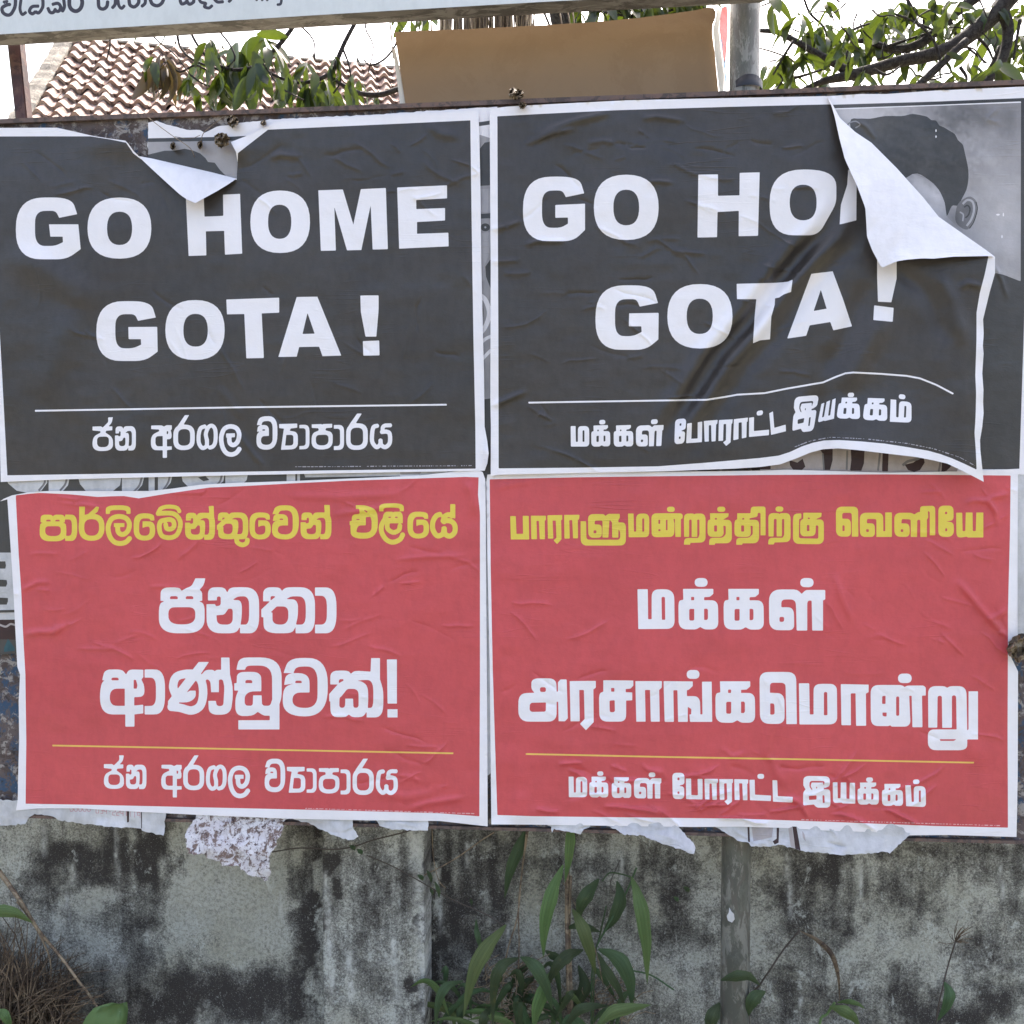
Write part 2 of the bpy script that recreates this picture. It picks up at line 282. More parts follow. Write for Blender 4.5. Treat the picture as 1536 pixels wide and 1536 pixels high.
T_RL3 = [((150,1130,6), "p 35,97 110,97 125,108 150,85 175,60,15 172,18 215,18 205,70,20 175,100 210,100 210,135 155,138,5 150,155 215,200,40 218,320,85 35,320,85 35,190,60 105,155 105,140 35,132|h 75,190,35 180,190,35 180,285,45 75,285,45|U na 233 102 418 322|p 553,103 645,103,15 665,115 690,103 735,105 735,140 725,150 735,190,25 730,230,30 692,230 692,295 735,295 735,325 692,328 692,397 655,397 655,328 550,325,80 550,190,60 625,155 620,140 553,135|h 590,200,30 655,200 655,292 590,292,40|h 690,185 690,155 705,160 700,185|p 748,103,90 938,103,90 938,332,90 748,332,90|h 790,143,50 897,143,50 897,292,50 790,292,50|p 850,18 888,18 830,118 760,190 750,190 775,130|s 36 1032,123 990,140 972,200 975,275 1005,318 1042,300 1045,240|s 36 1045,250 1035,190 1060,130 1095,122 1120,165 1120,260 1100,305 1065,318|U la 1152 110 1350 408"),
 ((370,1130,6), "U va 162 48 347 350|p 362,122 522,122 522,160 465,165 455,185 528,200,50 528,352,60 378,355 400,190 405,165 362,158|h 425,222 488,222,25 488,318,30 415,318|p 540,135 630,135,60 630,355,60 540,355 540,325 597,325,30 597,165,30 540,165|p 650,133 735,133 742,140 750,133 830,133 830,168 775,170,10 770,190 835,210,40 835,362,90 648,362,90 648,215,60 712,190 708,170 650,165|h 686,230,35 798,230,35 798,325,50 686,325,50|p 845,145 935,145,60 935,370,60 845,370 845,335 900,335,30 900,178,30 845,178|p 953,135,90 1145,135,90 1145,375,90 953,375,90|h 992,175,50 1103,175,50 1103,335,50 992,335,50|p 1050,48 1092,48 1035,140 960,215 955,200 985,140|s 38 1232,162 1195,175 1182,240 1185,310 1222,355 1254,330 1257,290|s 38 1257,290 1262,335 1300,357 1338,320 1338,240 1310,218 1262,220|s 36 1277,225 1277,180 1300,162 1350,162")]
T_RR1 = [((755,745,6), "p 62,175 112,175 118,335 178,335 175,173 228,173 233,385 68,385|p 248,172 383,172 383,210 372,215 375,383 328,383 320,218 298,218 303,383 252,383|p 397,168 530,165 530,208 520,212 523,385 483,427 452,393 478,372 472,215 443,215 450,378 402,378|p 547,165 685,163 682,203 670,210 672,375 628,375 620,210 593,212 598,377 550,377|p 695,222 745,222 747,388,30 1052,388,30 1052,310,20 1030,290 1030,232 1103,232,50 1103,440,55 697,440,60|p 762,157,50 905,157,25 920,175 940,155,15 1048,155 1048,190 1035,210 1035,368 980,368 978,230 955,205,10 945,368 893,368 893,215,10 822,215,15 822,250 885,252,30 888,370,40 765,370,50|h 812,303 838,303 838,330,8 812,330,5|p 1122,152 1172,152 1176,315 1195,315 1195,152,50 1313,152,50 1313,365,45 1128,365|h 1250,195,8 1268,195,8 1268,315 1250,315"),
 ((990,745,6), "p -78,150,50 190,150,15 205,165 203,197 188,200 188,362 138,362 135,200 120,200 130,240 128,362,45 -75,365,45|h -15,208 2,208 2,245 -15,245|h -15,293 5,293 5,310 -15,310|h 53,208 68,208 68,303 53,303|p 63,90,30 133,90,30 133,138,30 63,138,30|p 215,152,45 300,152,20 310,160 320,152,20 410,152,55 410,412,50 275,415 270,432 215,432 220,372,35 345,372,10 355,340 355,205,12 335,205,12 335,362 285,362 285,205,12 262,205,12 262,362 217,362|p 515,90,30 588,90,30 588,137,30 515,137,30|p 450,150 618,150 615,180 590,195,8 560,208 645,208,45 648,420,60 495,420 492,433 442,433 445,370,35 565,370,20 592,340,15 592,262,12 570,262 575,362,45 428,362,45 428,215,40 452,205|h 493,192 512,192 512,207 493,207|h 487,258,8 513,258,8 513,315,8 487,315,8|p 695,150 815,150 818,90,30 950,88,25 950,348 905,348 905,145,12 880,145,10 878,180,15 805,195,8 805,208 892,208,45 892,420,60 742,420 740,433 686,433 688,370,35 800,370,20 835,340,15 835,262,12 815,262 820,362,45 670,362,45 670,215,40 695,205|h 740,192 758,192 758,207 740,207|h 730,258,8 757,258,8 757,315,8 730,315,8|p 1040,88,30 1110,88,30 1110,135,30 1040,135,30|p 975,148,45 1065,148,20 1075,157 1085,148,20 1175,148,55 1175,408,50 1030,412 1025,430 973,430 978,370,35 1105,370,10 1118,340 1118,200,12 1098,200,12 1098,358 1050,358 1050,200,12 1025,200,12 1022,358 977,358|p 1197,155,50 1272,150 1272,195 1252,200,10 1250,375,20 1425,378,15 1425,258,12 1402,258 1400,355,45 1262,358,45 1262,215,30 1290,200 1290,145 1455,145 1452,180 1430,190 1400,205 1475,205,45 1475,428,60 1197,425,60|h 1330,188 1348,188 1348,202 1330,202|h 1322,255,6 1345,255,6 1345,310,6 1322,310,6"),
 ((1235,745,6), "p 113,90,60 312,90,45 315,360 257,360 257,145,25 170,145,20 170,198 247,200,45 250,360,45 115,360,60|h 172,258 192,258,8 192,310,8 172,310|p 328,145,60 538,145,50 540,312 557,312 557,142 617,142 617,362 478,362 478,200,20 392,200,15 392,240 463,240,40 465,362,40 330,362,50|h 385,293 410,293,5 410,318,8 385,318|p 638,145,60 790,145,20 820,160 850,140,10 870,138 872,85,30 1007,82,35 1007,348 958,348 958,135,12 940,130 945,190,15 932,205 932,362 873,362 873,215 860,205,5 845,215 843,362 787,362 787,205,15 705,200,15 702,240 775,242,40 778,362,45 640,362,60|h 697,293 720,293,5 720,318,8 697,318|p 1035,82,50 1172,80,50 1172,212,30 1105,222 1175,232,40 1175,362,60 1035,362,55|h 1095,135,8 1115,135,5 1115,158,8 1095,158|h 1097,285,5 1115,285,5 1115,312,8 1097,312|p 1195,145 1250,145 1253,310 1278,310 1282,143 1343,143 1345,310 1372,310 1377,143 1440,143 1440,367 1300,367 1290,360 1250,367,20 1198,365,50")]
T_RR2 = [((950,860,6), "p 37,143 130,143 133,413 165,413 165,143,70 368,143,90 372,500,75 45,502|h 253,212,14 285,212,14 287,418 257,418|p 552,42,50 668,42,50 668,122,50 552,122,50|U ka 405 140 765 505|U ka 812 140 1175 507"),
 ((1060,860,6), "p 842,42,50 962,42,50 962,125,50 842,125,50|U lla 560 145 1067 515"),
 ((770,1000,6), "p 190,235 162,200,20 162,105,70 385,105,70 390,225 402,225 402,140 425,115 480,115 490,465 465,492 408,492 403,315 390,315 390,495,80 45,495,100 45,240,90|h 148,325,30 293,322 293,405,20 145,408,35|h 240,185,18 293,185,18 293,228,18 240,228,18|p 507,130 742,128 742,190 720,205 723,500 653,572 600,515 642,470 635,210 593,210 598,492 515,492|p 810,122 1080,125 1080,170 1055,198,10 1010,202 1012,230 1070,232 1070,303 1015,305 1015,495,60 775,495,75 770,240,60 810,225|h 880,192 910,192 910,225 880,225|h 865,305,12 912,302 915,410,20 868,410,15|p 1098,130 1338,130 1335,190 1312,210 1318,495 1237,495 1230,210 1185,210 1190,495 1107,495"),
 ((1000,1000,6), "p -28,130 235,133 235,175 200,208,15 182,212 182,265 300,265,70 303,430 322,430 318,135 405,135 410,497 210,497 205,430 220,430 222,380,12 190,362 190,497 103,497 97,212 60,212 65,497 -18,497|p 180,30,45 295,30,45 295,110,45 180,110,45|U ka 438 132 797 505|p 835,48,80 1165,48,80 1172,517 1077,517 1070,145,40 930,145,30 930,235 1060,240,80 1062,515,70 840,515,90|h 932,330 970,330,30 972,432,20 932,432|p 1190,150 1283,150 1288,430 1322,430 1322,155,65 1532,155,65 1535,520,70 1195,520|h 1415,228,14 1445,228,14 1447,437 1415,437"),
 ((1230,1000,6), "p 187,157 438,162 438,230 413,242 415,532 325,532 320,240 277,240 278,527 193,527|p 702,62,50 825,62,50 825,148,50 702,148,50|p 455,165,75 735,165,25 762,183 785,170,20 935,170,15 952,190 952,260 918,260 922,545 832,545 825,262 803,262 815,540,60 645,540 632,527 615,535 458,535,70|h 560,265,8 590,262 590,335 558,335|h 562,413 600,413 600,450,8 562,445,15|h 685,268,15 713,268,15 713,442,12 685,442,12|p 972,175,70 1120,175,30 1145,190 1170,175,30 1318,175,80 1325,575 1337,562 1337,222 1422,222 1422,655 1325,655 1325,752,75 972,752,75 970,565,60 1230,565 1225,258,25 1187,258,20 1187,550 1100,550 1097,262,20 1058,262,20 1055,548 975,548|h 1075,653 1228,653 1205,668 1085,668")]
T_RR3 = [((845,1140,6), "p 47,150 92,150 95,293 113,293 113,152,35 215,152,45 215,335,35 50,335|h 155,190,8 172,190,8 172,293 155,293|U ka 233 150 405 337|p 305,102,22 360,102,22 360,143,22 305,143,22|U ka 435 155 612 342|U lla 635 162 882 347|p 768,112,22 828,112,22 828,155,22 768,155,22|p 980,115,40 1090,115,40 1090,218,20 1035,232 1088,240,25 1088,352,40 985,352,40|h 1027,158 1045,158 1045,182 1027,182|h 1027,283 1045,283 1045,305 1027,305|p 1103,167 1150,167 1152,315 1212,318 1208,170 1253,170 1253,355 1105,352|p 1270,170 1392,170 1390,205 1380,208 1382,358 1342,358 1335,212 1315,212 1315,355 1275,355|p 1403,172 1528,172 1525,208 1518,210 1518,375 1480,405 1450,372 1475,355 1470,210 1447,210 1450,358 1408,358"),
 ((1060,1140,6), "p 248,172 375,175 372,212 365,215 367,362 327,362 320,210 292,210 297,360 252,360|p 385,178 432,178 435,312 580,320 578,370 390,362|p 457,125,22 517,125,22 517,170,22 457,170,22|p 592,182 635,182 640,325 775,332 773,383 597,375|p 868,385 868,290,25 890,265 870,230 870,143,55 1110,147,50 1108,235,20 1065,252 1055,250 1055,230 1065,190,20 925,187,30 925,240,10 945,270 1055,265 1112,262,35 1115,430,45 990,430,25 965,400 870,410,20|p 945,203 1048,203 1058,280 960,280 935,235,10|h 920,325 990,318 988,355 922,360|h 1042,318 1060,318 1062,385 1045,388|h 985,240 995,240 995,258 985,258|p 1135,200 1177,200 1180,345 1205,345 1207,202 1257,202 1258,348 1285,350 1288,205 1335,205 1338,393 1222,390 1215,383 1150,387,20 1137,365"),
 ((1180,1140,6), "U ka 637 203 830 402|p 715,157,22 777,157,22 777,198,22 715,198,22|U ka 857 215 1048 413|p 1068,228 1117,228 1125,375 1145,378 1143,235,35 1250,235,45 1255,425,40 1075,415|h 1190,275 1207,275 1207,378 1190,378|p 1137,175,22 1195,175,22 1195,217,22 1137,217,22")]
T_BL = [((0,280,4), "p 463,165 355,187 335,145,25 210,145,70 210,356,85 330,356,30 378,333 376,300 302,300 294,226 470,226 484,375 400,436,60 95,436,170 95,65,190 430,65,110|p 525,65,999 908,65,999 908,432,999 525,432,999|h 642,150,999 793,150,999 793,350,999 642,350,999|p 1115,60 1222,60 1227,180 1340,175 1338,48 1440,43 1453,402 1350,408 1345,265 1235,268 1238,412 1132,416"),
 ((340,260,4), "p 142,103,999 500,103,999 500,478,999 142,478,999|h 248,188,999 388,188,999 388,393,999 248,393,999|p 550,102 697,97 760,308 805,95 955,88 967,455 876,457 864,190 808,460 722,462 646,200 655,463 565,465|p 1023,85 1322,72 1322,150 1137,160 1138,215 1310,208 1310,283 1142,292 1142,363 1330,356 1332,438 1035,452"),
 ((120,430,4), "p 455,185 348,205 330,165,25 212,165,70 212,370,85 320,370,30 367,348 365,315 292,315 290,242 463,241 466,390 390,446,60 98,446,170 98,87,190 425,87,110|p 512,80,999 868,80,999 868,440,999 512,440,999|h 620,163,999 767,163,999 767,360,999 620,360,999|p 878,77 1195,66 1195,156 1090,160 1103,428 998,430 986,164 882,166|p 1300,62 1424,60 1568,414 1455,417 1435,360 1315,362 1300,420 1190,422|h 1365,157 1408,282 1335,284"),
 ((400,430,4), "p 562,53 672,52 672,135 658,300 593,300 565,150|p 577,327 675,323 677,412 580,414"),
 ((0,0,1), "l 2.6 52.7,616.2 360,611 670,607")]
T_BR = [((760,240,4), "p 465,200 355,223 335,183,25 212,183,80 212,407,85 325,407,30 368,382 368,345 292,347 292,270 470,262 470,420 400,487,60 98,487,170 98,100,190 435,100,110|p 523,88,999 912,88,999 912,480,999 523,480,999|h 640,178,999 795,178,999 795,392,999 640,392,999|p 1150,88 1268,86 1268,215 1397,212 1398,77 1518,74 1508,455 1392,457 1393,305 1265,312 1262,463 1145,465"),
 ((1020,240,4), "p 538,57,999 938,57,180 938,260,40 830,452,60 538,452,170|h 658,148,999 820,148,999 820,362,999 658,362,999|p 1010,55 1060,100 1058,362 958,387 965,270 1003,150"),
 ((870,400,4), "p 468,218 358,240 340,195,25 210,195,80 210,417,85 320,417,30 370,392 368,358 293,358 295,280 472,277 470,437 395,499,60 93,499,170 93,112,190 435,112,110|p 524,104,999 915,104,999 915,491,999 524,491,999|h 640,192,999 797,192,999 797,404,999 640,404,999|p 940,103 1180,97,20 1250,90 1276,77 1266,152 1225,165 1195,185 1170,190 1168,230 1148,300 1140,436 1080,442 1038,460 1048,300 1058,195 942,195"),
 ((1080,370,4), "p 548,163 676,148 740,320 792,478 680,502 662,452 538,472 517,535 403,551|h 605,258 640,372 562,386|p 943,80 1060,80 1060,190 1028,334 948,330 943,180|p 925,352 1042,367 1036,451 920,440"),
 ((0,0,1), "l 2.6 793,604 850,603 1060,599.7 1090,595 1106,592 1147,589.7 1180,583 1235,573.5 1252,566 1268,560 1280,558.7 1322,560.8 1360,563.8 1380,567.5 1405,577.5 1430,590.8")]
SIGN = [((0,0,6), "s 32 140,-20 135,60 100,125 60,135 25,110 20,70 60,45 90,40|s 26 30,20 70,10|s 28 190,-10 180,80 200,130 235,110|s 30 385,-20 385,60 350,115 320,105|s 30 320,105 290,125 265,100 290,60 350,55|s 30 570,-20 580,60 560,105|s 30 430,70 450,110 480,112 500,80|s 30 500,100 530,100 545,60 520,30 470,40|s 36 625,-20 625,50 650,90 690,100 725,75 740,30 735,-20|s 32 885,-20 890,60 925,82 960,60 970,10|s 30 1040,-20 1035,40 1010,72|s 28 1060,-10 1070,50 1095,75 1120,50|s 32 1160,-10 1170,45 1210,62 1245,30 1250,-10|s 30 1310,-20 1305,30 1275,58|s 32 1350,-10 1370,35 1415,52 1455,30 1475,-10"),
 ((220,0,6), "s 30 300,0 315,35 350,25 365,0|s 30 360,10 385,38 420,20 425,-10|s 28 470,-10 490,20 530,30 520,60 560,72 590,50|s 30 610,-5 640,18 690,15|s 28 760,-5 740,15|l 22 990,-10 990,8|l 22 1040,-10 1040,10|l 22 1085,-10 1085,10|s 24 1215,-10 1205,35 1175,42")]
def parse(o, ops, fn=None, out=None, tf=None):
    out = [] if out is None else out; x0, y0, sc = o
    for op in ops.split('|'):
        a = op.split()
        if a[0] == 'U':
            bb, sub = TPL[a[1]]; q = [float(v) for v in a[2:]]
            fx = (q[2] - q[0]) / (bb[2] - bb[0]); fy = (q[3] - q[1]) / (bb[3] - bb[1])
            parse(o, sub, fn, out, lambda p, bb=bb, q=q, fx=fx, fy=fy: (q[0] + (p[0] - bb[0]) * fx, q[1] + (p[1] - bb[1]) * fy, (fx + fy) / 2))
            continue
        w = 0.0; k = 1
        if a[0] in 'sl': w = float(a[1]); k = 2
        P = []; ks = 1.0
        for s_ in a[k:]:
            v = [float(z) for z in s_.split(',')]; r = v[2] if len(v) > 2 else 0.0
            if tf: q = tf((v[0], v[1])); P.append((x0 + q[0] / sc, y0 + q[1] / sc, r * q[2] / sc)); ks = q[2]
            else: P.append((x0 + v[0] / sc, y0 + v[1] / sc, r / sc))
        if a[0] in 'ph':
            pts = rounded(P)
        elif a[0] == 's': pts = catmull([p[:2] for p in P], n=6)
        else: pts = [p[:2] for p in P]
        pts = np.array([p[:2] for p in pts], float)
        if fn is not None: pts = fn(pts)
        out.append((a[0], w * ks / sc, pts))
    return out
def rounded(P):
    out = []; m = len(P)
    for i in range(m):
        p = np.array(P[i][:2]); r = P[i][2]
        if r <= 0: out.append(p); continue
        a = np.array(P[i - 1][:2]) - p; b = np.array(P[(i + 1) % m][:2]) - p
        la, lb = np.hypot(*a) + 1e-9, np.hypot(*b) + 1e-9
        A = p + a / la * min(r, la / 2); B = p + b / lb * min(r, lb / 2)
        for t_ in np.linspace(0, 1, 9): out.append((1 - t_) ** 2 * A + 2 * t_ * (1 - t_) * p + t_ * t_ * B)
    return out
def seg_d(X, Y, A, B):
    dx, dy = B - A; L2 = dx * dx + dy * dy + 1e-12
    t_ = ((X - A[0]) * dx + (Y - A[1]) * dy) / L2; tc = np.clip(t_, 0, 1)
    return np.hypot(X - A[0] - tc * dx, Y - A[1] - tc * dy), t_, math.sqrt(L2), ((X - A[0]) * dy - (Y - A[1]) * dx) / math.sqrt(L2)
def inside(X, Y, P):
    c = np.zeros(np.shape(X), bool); m = len(P)
    for i in range(m):
        (x1, y1), (x2, y2) = P[i - 1], P[i]
        if y1 == y2: continue
        k = ((y1 > Y) != (y2 > Y)) & (X < (x2 - x1) * (Y - y1) / (y2 - y1) + x1); c ^= k
    return c
class Field:                                # signed distance raster, one sample per photo pixel
    def __init__(s, x0, y0, x1, y1):
        s.x0, s.y0 = int(x0) - 3, int(y0) - 3; s.w, s.h = int(x1) + 4 - s.x0, int(y1) + 4 - s.y0
        s.f = np.full((s.h, s.w), 4.0)
    def add(s, prims):
        for kind, w, P in prims:
            lo = np.floor(P.min(0) - w / 2 - 4).astype(int); hi = np.ceil(P.max(0) + w / 2 + 4).astype(int)
            ax, ay = max(lo[0], s.x0), max(lo[1], s.y0); bx, by = min(hi[0], s.x0 + s.w), min(hi[1], s.y0 + s.h)
            if ax >= bx or ay >= by: continue
            X, Y = np.meshgrid(np.arange(ax, bx) + .003, np.arange(ay, by) + .007); d = np.full(X.shape, 99.0)
            m = len(P)
            if kind in 'ph':
                for i in range(m): d = np.minimum(d, seg_d(X, Y, P[i - 1], P[i])[0])
                d = np.where(inside(X, Y, P), -d, d)
            else:
                for i in range(m - 1):
                    e, t_, L, pr = seg_d(X, Y, P[i], P[i + 1]); e = e - w / 2
                    if i == 0: e = np.where(t_ < 0, np.maximum(np.abs(pr) - w / 2, -t_ * L), e)
                    if i == m - 2: e = np.where(t_ > 1, np.maximum(np.abs(pr) - w / 2, (t_ - 1) * L), e)
                    d = np.minimum(d, e)
            v = s.f[ay - s.y0:by - s.y0, ax - s.x0:bx - s.x0]
            v[:] = np.maximum(v, -d) if kind == 'h' else np.minimum(v, np.clip(d, -4, 4))
        return s
    def sample(s, P):
        x = np.clip(P[:, 0] - s.x0, 0, s.w - 1.01); y = np.clip(P[:, 1] - s.y0, 0, s.h - 1.01)
        i, j = x.astype(int), y.astype(int); u, v = x - i, y - j; f = s.f
        return (f[j, i] * (1 - u) + f[j, i + 1] * u) * (1 - v) + (f[j + 1, i] * (1 - u) + f[j + 1, i + 1] * u) * v
    def contour(s):
        f = s.f; neg = f < 0; V = []; key = {}; E = []
        mixed = np.argwhere((neg[:-1, :-1] != neg[1:, 1:]) | (neg[:-1, 1:] != neg[1:, :-1]) | (neg[:-1, :-1] != neg[:-1, 1:]))
        def ev(j, i, hz):
            k = (j, i, hz)
            if k not in key:
                a = f[j, i]; b = f[j, i + 1] if hz else f[j + 1, i]; t_ = min(max(a / (a - b), .06), .94)
                key[k] = len(V); V.append((s.x0 + i + (t_ if hz else 0), s.y0 + j + (0 if hz else t_)))
            return key[k]
        for j, i in mixed:
            c = (neg[j, i], neg[j, i + 1], neg[j + 1, i + 1], neg[j + 1, i]); es = []
            if c[0] != c[1]: es.append(ev(j, i, 1))
            if c[1] != c[2]: es.append(ev(j, i + 1, 0))
            if c[2] != c[3]: es.append(ev(j + 1, i, 1))
            if c[3] != c[0]: es.append(ev(j, i, 0))
            if len(es) == 2: E.append((es[0], es[1]))
            elif len(es) == 4: E += [(es[0], es[1]), (es[2], es[3])] if c[0] else [(es[0], es[3]), (es[1], es[2])]
        # straighten: every second vertex of a chain is dropped when nearly in line
        nb = {}
        for a, b in E: nb.setdefault(a, []).append(b); nb.setdefault(b, []).append(a)
        V = np.array(V) if V else np.zeros((0, 2)); dead = set()
        for k in list(nb):
            if len(nb[k]) != 2: continue
            a, b = nb[k]
            if a == b or b in nb[a] : continue
            A, B, C = V[a], V[b], V[k]; L = math.hypot(*(B - A))
            if L < 7 and L > 0 and abs((B[0] - A[0]) * (C[1] - A[1]) - (B[1] - A[1]) * (C[0] - A[0])) / L < .07:
                nb[a][nb[a].index(k)] = b; nb[b][nb[b].index(k)] = a; dead.add(k); nb[k] = []
        keep = [i for i in range(len(V)) if i not in dead and nb.get(i)]; mp = {k: i for i, k in enumerate(keep)}
        E2 = {tuple(sorted((mp[a], mp[b]))) for a in keep for b in nb[a]}
        return V[keep] if len(keep) else np.zeros((0, 2)), list(E2)
def resample(P, step, jag=0.0, closed=True):
    out = []; m = len(P)
    for i in range(m if closed else m - 1):
        a, b = np.array(P[i], float), np.array(P[(i + 1) % m], float); n = max(1, int(np.hypot(*(b - a)) / step))
        for k in range(n):
            p = a + (b - a) * k / n
            if jag and k: d = (b - a) / (np.hypot(*(b - a)) + 1e-9); p = p + np.array([-d[1], d[0]]) * rng.normal(0, jag)
            out.append(p)
    return np.array(out)
def crease_h(P, creases):
    h = np.zeros(len(P))
    for pts, w, a in creases:
        pts = [np.array(p, float) for p in pts]; best = np.full(len(P), 1e9); along = np.zeros(len(P)); L0 = 0; Lt = sum(np.hypot(*(pts[i + 1] - pts[i])) for i in range(len(pts) - 1))
        for i in range(len(pts) - 1):
            d, t_, L, _ = seg_d(P[:, 0], P[:, 1], pts[i], pts[i + 1]); k = d < best
            along = np.where(k, (L0 + np.clip(t_, 0, 1) * L) / Lt, along); best = np.minimum(best, d); L0 += L
        h += 2.0 * a * np.exp(-(best / w) ** 2) * np.clip(np.sin(np.pi * np.clip(along, 0, 1)) * 1.6, 0, 1)
    return h
def sheet(name, label, outline, base, layers, hfun, creases=(), step=5.0, jag=0.0, cat='poster', parent=None):
    """one printed sheet of paper: layers = [(material, prims)], later layers print over earlier ones"""
    O = resample(outline, step, jag); lo, hi = O.min(0), O.max(0)
    gx, gy = np.meshgrid(np.arange(lo[0], hi[0], step), np.arange(lo[1], hi[1], step))
    gx = gx + (np.arange(gx.shape[0]) % 2)[:, None] * step * .5
    L = np.stack([gx.ravel(), gy.ravel()], 1)
    for pts, w, a in creases:
        if w > step * 1.6: continue
        q = resample(pts, 4, closed=False)
        if len(q) < 3: continue
        tg = np.gradient(q, axis=0); tg /= np.hypot(tg[:, 0], tg[:, 1])[:, None] + 1e-9; nn = np.stack([-tg[:, 1], tg[:, 0]], 1)
        near = np.min(np.hypot(L[:, None, 0] - q[None, :, 0], L[:, None, 1] - q[None, :, 1]), 1) < w * 1.4 + 1; L = L[~near]
        L = np.concatenate([L] + [q + nn * o_ * w for o_ in (-1.5, -.75, 0, .75, 1.5)])
    L = L[inside(L[:, 0], L[:, 1], O)]
    dO = np.full(len(L), 1e9)
    for i in range(len(O)): dO = np.minimum(dO, seg_d(L[:, 0], L[:, 1], O[i - 1], O[i])[0])
    L = L[dO > step * .45]
    fields = []; V = [O]; E = [(i, (i + 1) % len(O)) for i in range(len(O))]; n = len(O)
    for mat, prims in layers:
        F = Field(lo[0], lo[1], hi[0], hi[1]).add(prims); fields.append(F)
        cv, ce = F.contour()
        L = L[np.abs(F.sample(L)) > .9]
        V.append(cv); E += [(a + n, b + n) for a, b in ce]; n += len(cv)
    V.append(L); V = np.concatenate(V)
    ov, oe, of, *_ = delaunay_2d_cdt([Vector((float(x), float(y))) for x, y in V], E, [], 0, 1e-4)
    P = np.array([(v.x, v.y) for v in ov]); T = np.array([f for f in of if len(f) == 3])
    C = P[T].mean(1); k = inside(C[:, 0], C[:, 1], O); T = T[k]; C = C[k]
    idx = np.zeros(len(T), int)
    for i, F in enumerate(fields): idx[F.sample(C) < 0] = i + 1
    H = hfun(P) + crease_h(P, creases)
    if base == 'white' and cat == 'poster' and len(creases) > 5: H = np.where(H < .0085, .0068 + .0017 * np.exp((H - .0085) / .0017), H)
    W = at_np(P, H)
    # face the camera
    e1 = P[T[:, 1]] - P[T[:, 0]]; e2 = P[T[:, 2]] - P[T[:, 0]]; fl = (e1[:, 0] * e2[:, 1] - e1[:, 1] * e2[:, 0]) > 0
    T[fl] = T[fl][:, ::-1]
    uniq = []; mi = [base] + [m for m, _ in layers]
    for m in mi:
        if m not in uniq: uniq.append(m)
    used, inv = np.unique(T, return_inverse=True); T = inv.reshape(T.shape); W = W[used]
    o = mesh(name, W.tolist(), T.tolist(), [M[m] for m in uniq], parent, True, [uniq.index(mi[i]) for i in idx])
    if any(m.startswith('photo') for m in uniq):
        P2 = P[used]; g_ = lambda cx, cy, rx, ry: np.exp(-(((P2[:, 0] - cx) / rx) ** 2 + ((P2[:, 1] - cy) / ry) ** 2))
        tn = 1 + .55 * g_(1295, 175, 75, 40) - .55 * g_(1445, 172, 75, 32) + .35 * g_(1505, 330, 45, 90) - .2 * g_(1515, 200, 20, 60)
        hair = g_(1380, 230, 95, 75); tn = tn + hair * .35 * vnoise(P2 @ np.array([[.5, .9], [-.9, .5]]) * [1.2, .25] + 900, 4, 5)
        tn = tn + .25 * g_(1400, 300, 18, 30) - .35 * g_(1432, 330, 12, 22) - .25 * g_(1452, 312, 6, 12) + .08 * vnoise(P2 + 500, 14, 6)
        a_ = o.data.attributes.new('tone', 'FLOAT_COLOR', 'POINT'); tn = np.clip(tn, .3, 1.7); a_.data.foreach_set('color', np.stack([tn, tn, tn, np.ones(len(tn))], 1).ravel())
    if label: tag(o, label, cat)
    return o
def prims(T, fn=None):
    out = []
    for o_, ops in T: parse(o_, ops, fn, out)
    return out
def poly(*pts): return [('p', 0, np.array(pts, float))]
def micro(x0, y0, x1, y1, seed, path=None):
    r = random.Random(seed); out = []; x = x0
    while x < x1:
        w = r.uniform(1.5, 7); xe = min(x + w, x1)
        ya = np.interp([x, xe], *path) if path else (y0 + (y1 - y0) * (x - x0) / (x1 - x0), y0 + (y1 - y0) * (xe - x0) / (x1 - x0))
        out.append(('l', r.choice([.95, 1.15, 1.5]), np.array([(x, ya[0]), (xe, ya[1])], float))); x = xe + r.uniform(.9, 1.9)
    return out
def rand_creases(n, x0, y0, x1, y1, seed, ang=0.0, amp=.0011, ln=(22, 80), sp=.35):
    r = random.Random(seed); out = []
    for _ in range(n):
        x, y, L, a = r.uniform(x0, x1), r.uniform(y0, y1), r.uniform(*ln), ang + r.gauss(0, sp)
        pts = [(x, y)]
        for k in range(4): a += r.gauss(0, .18); x += math.cos(a) * L / 4; y += math.sin(a) * L / 4; pts.append((x, y))
        out.append((pts, r.uniform(1.5, 2.5), amp * .72 * r.uniform(.4, 1.3) * r.choice([1, 1, -1])))
    return out
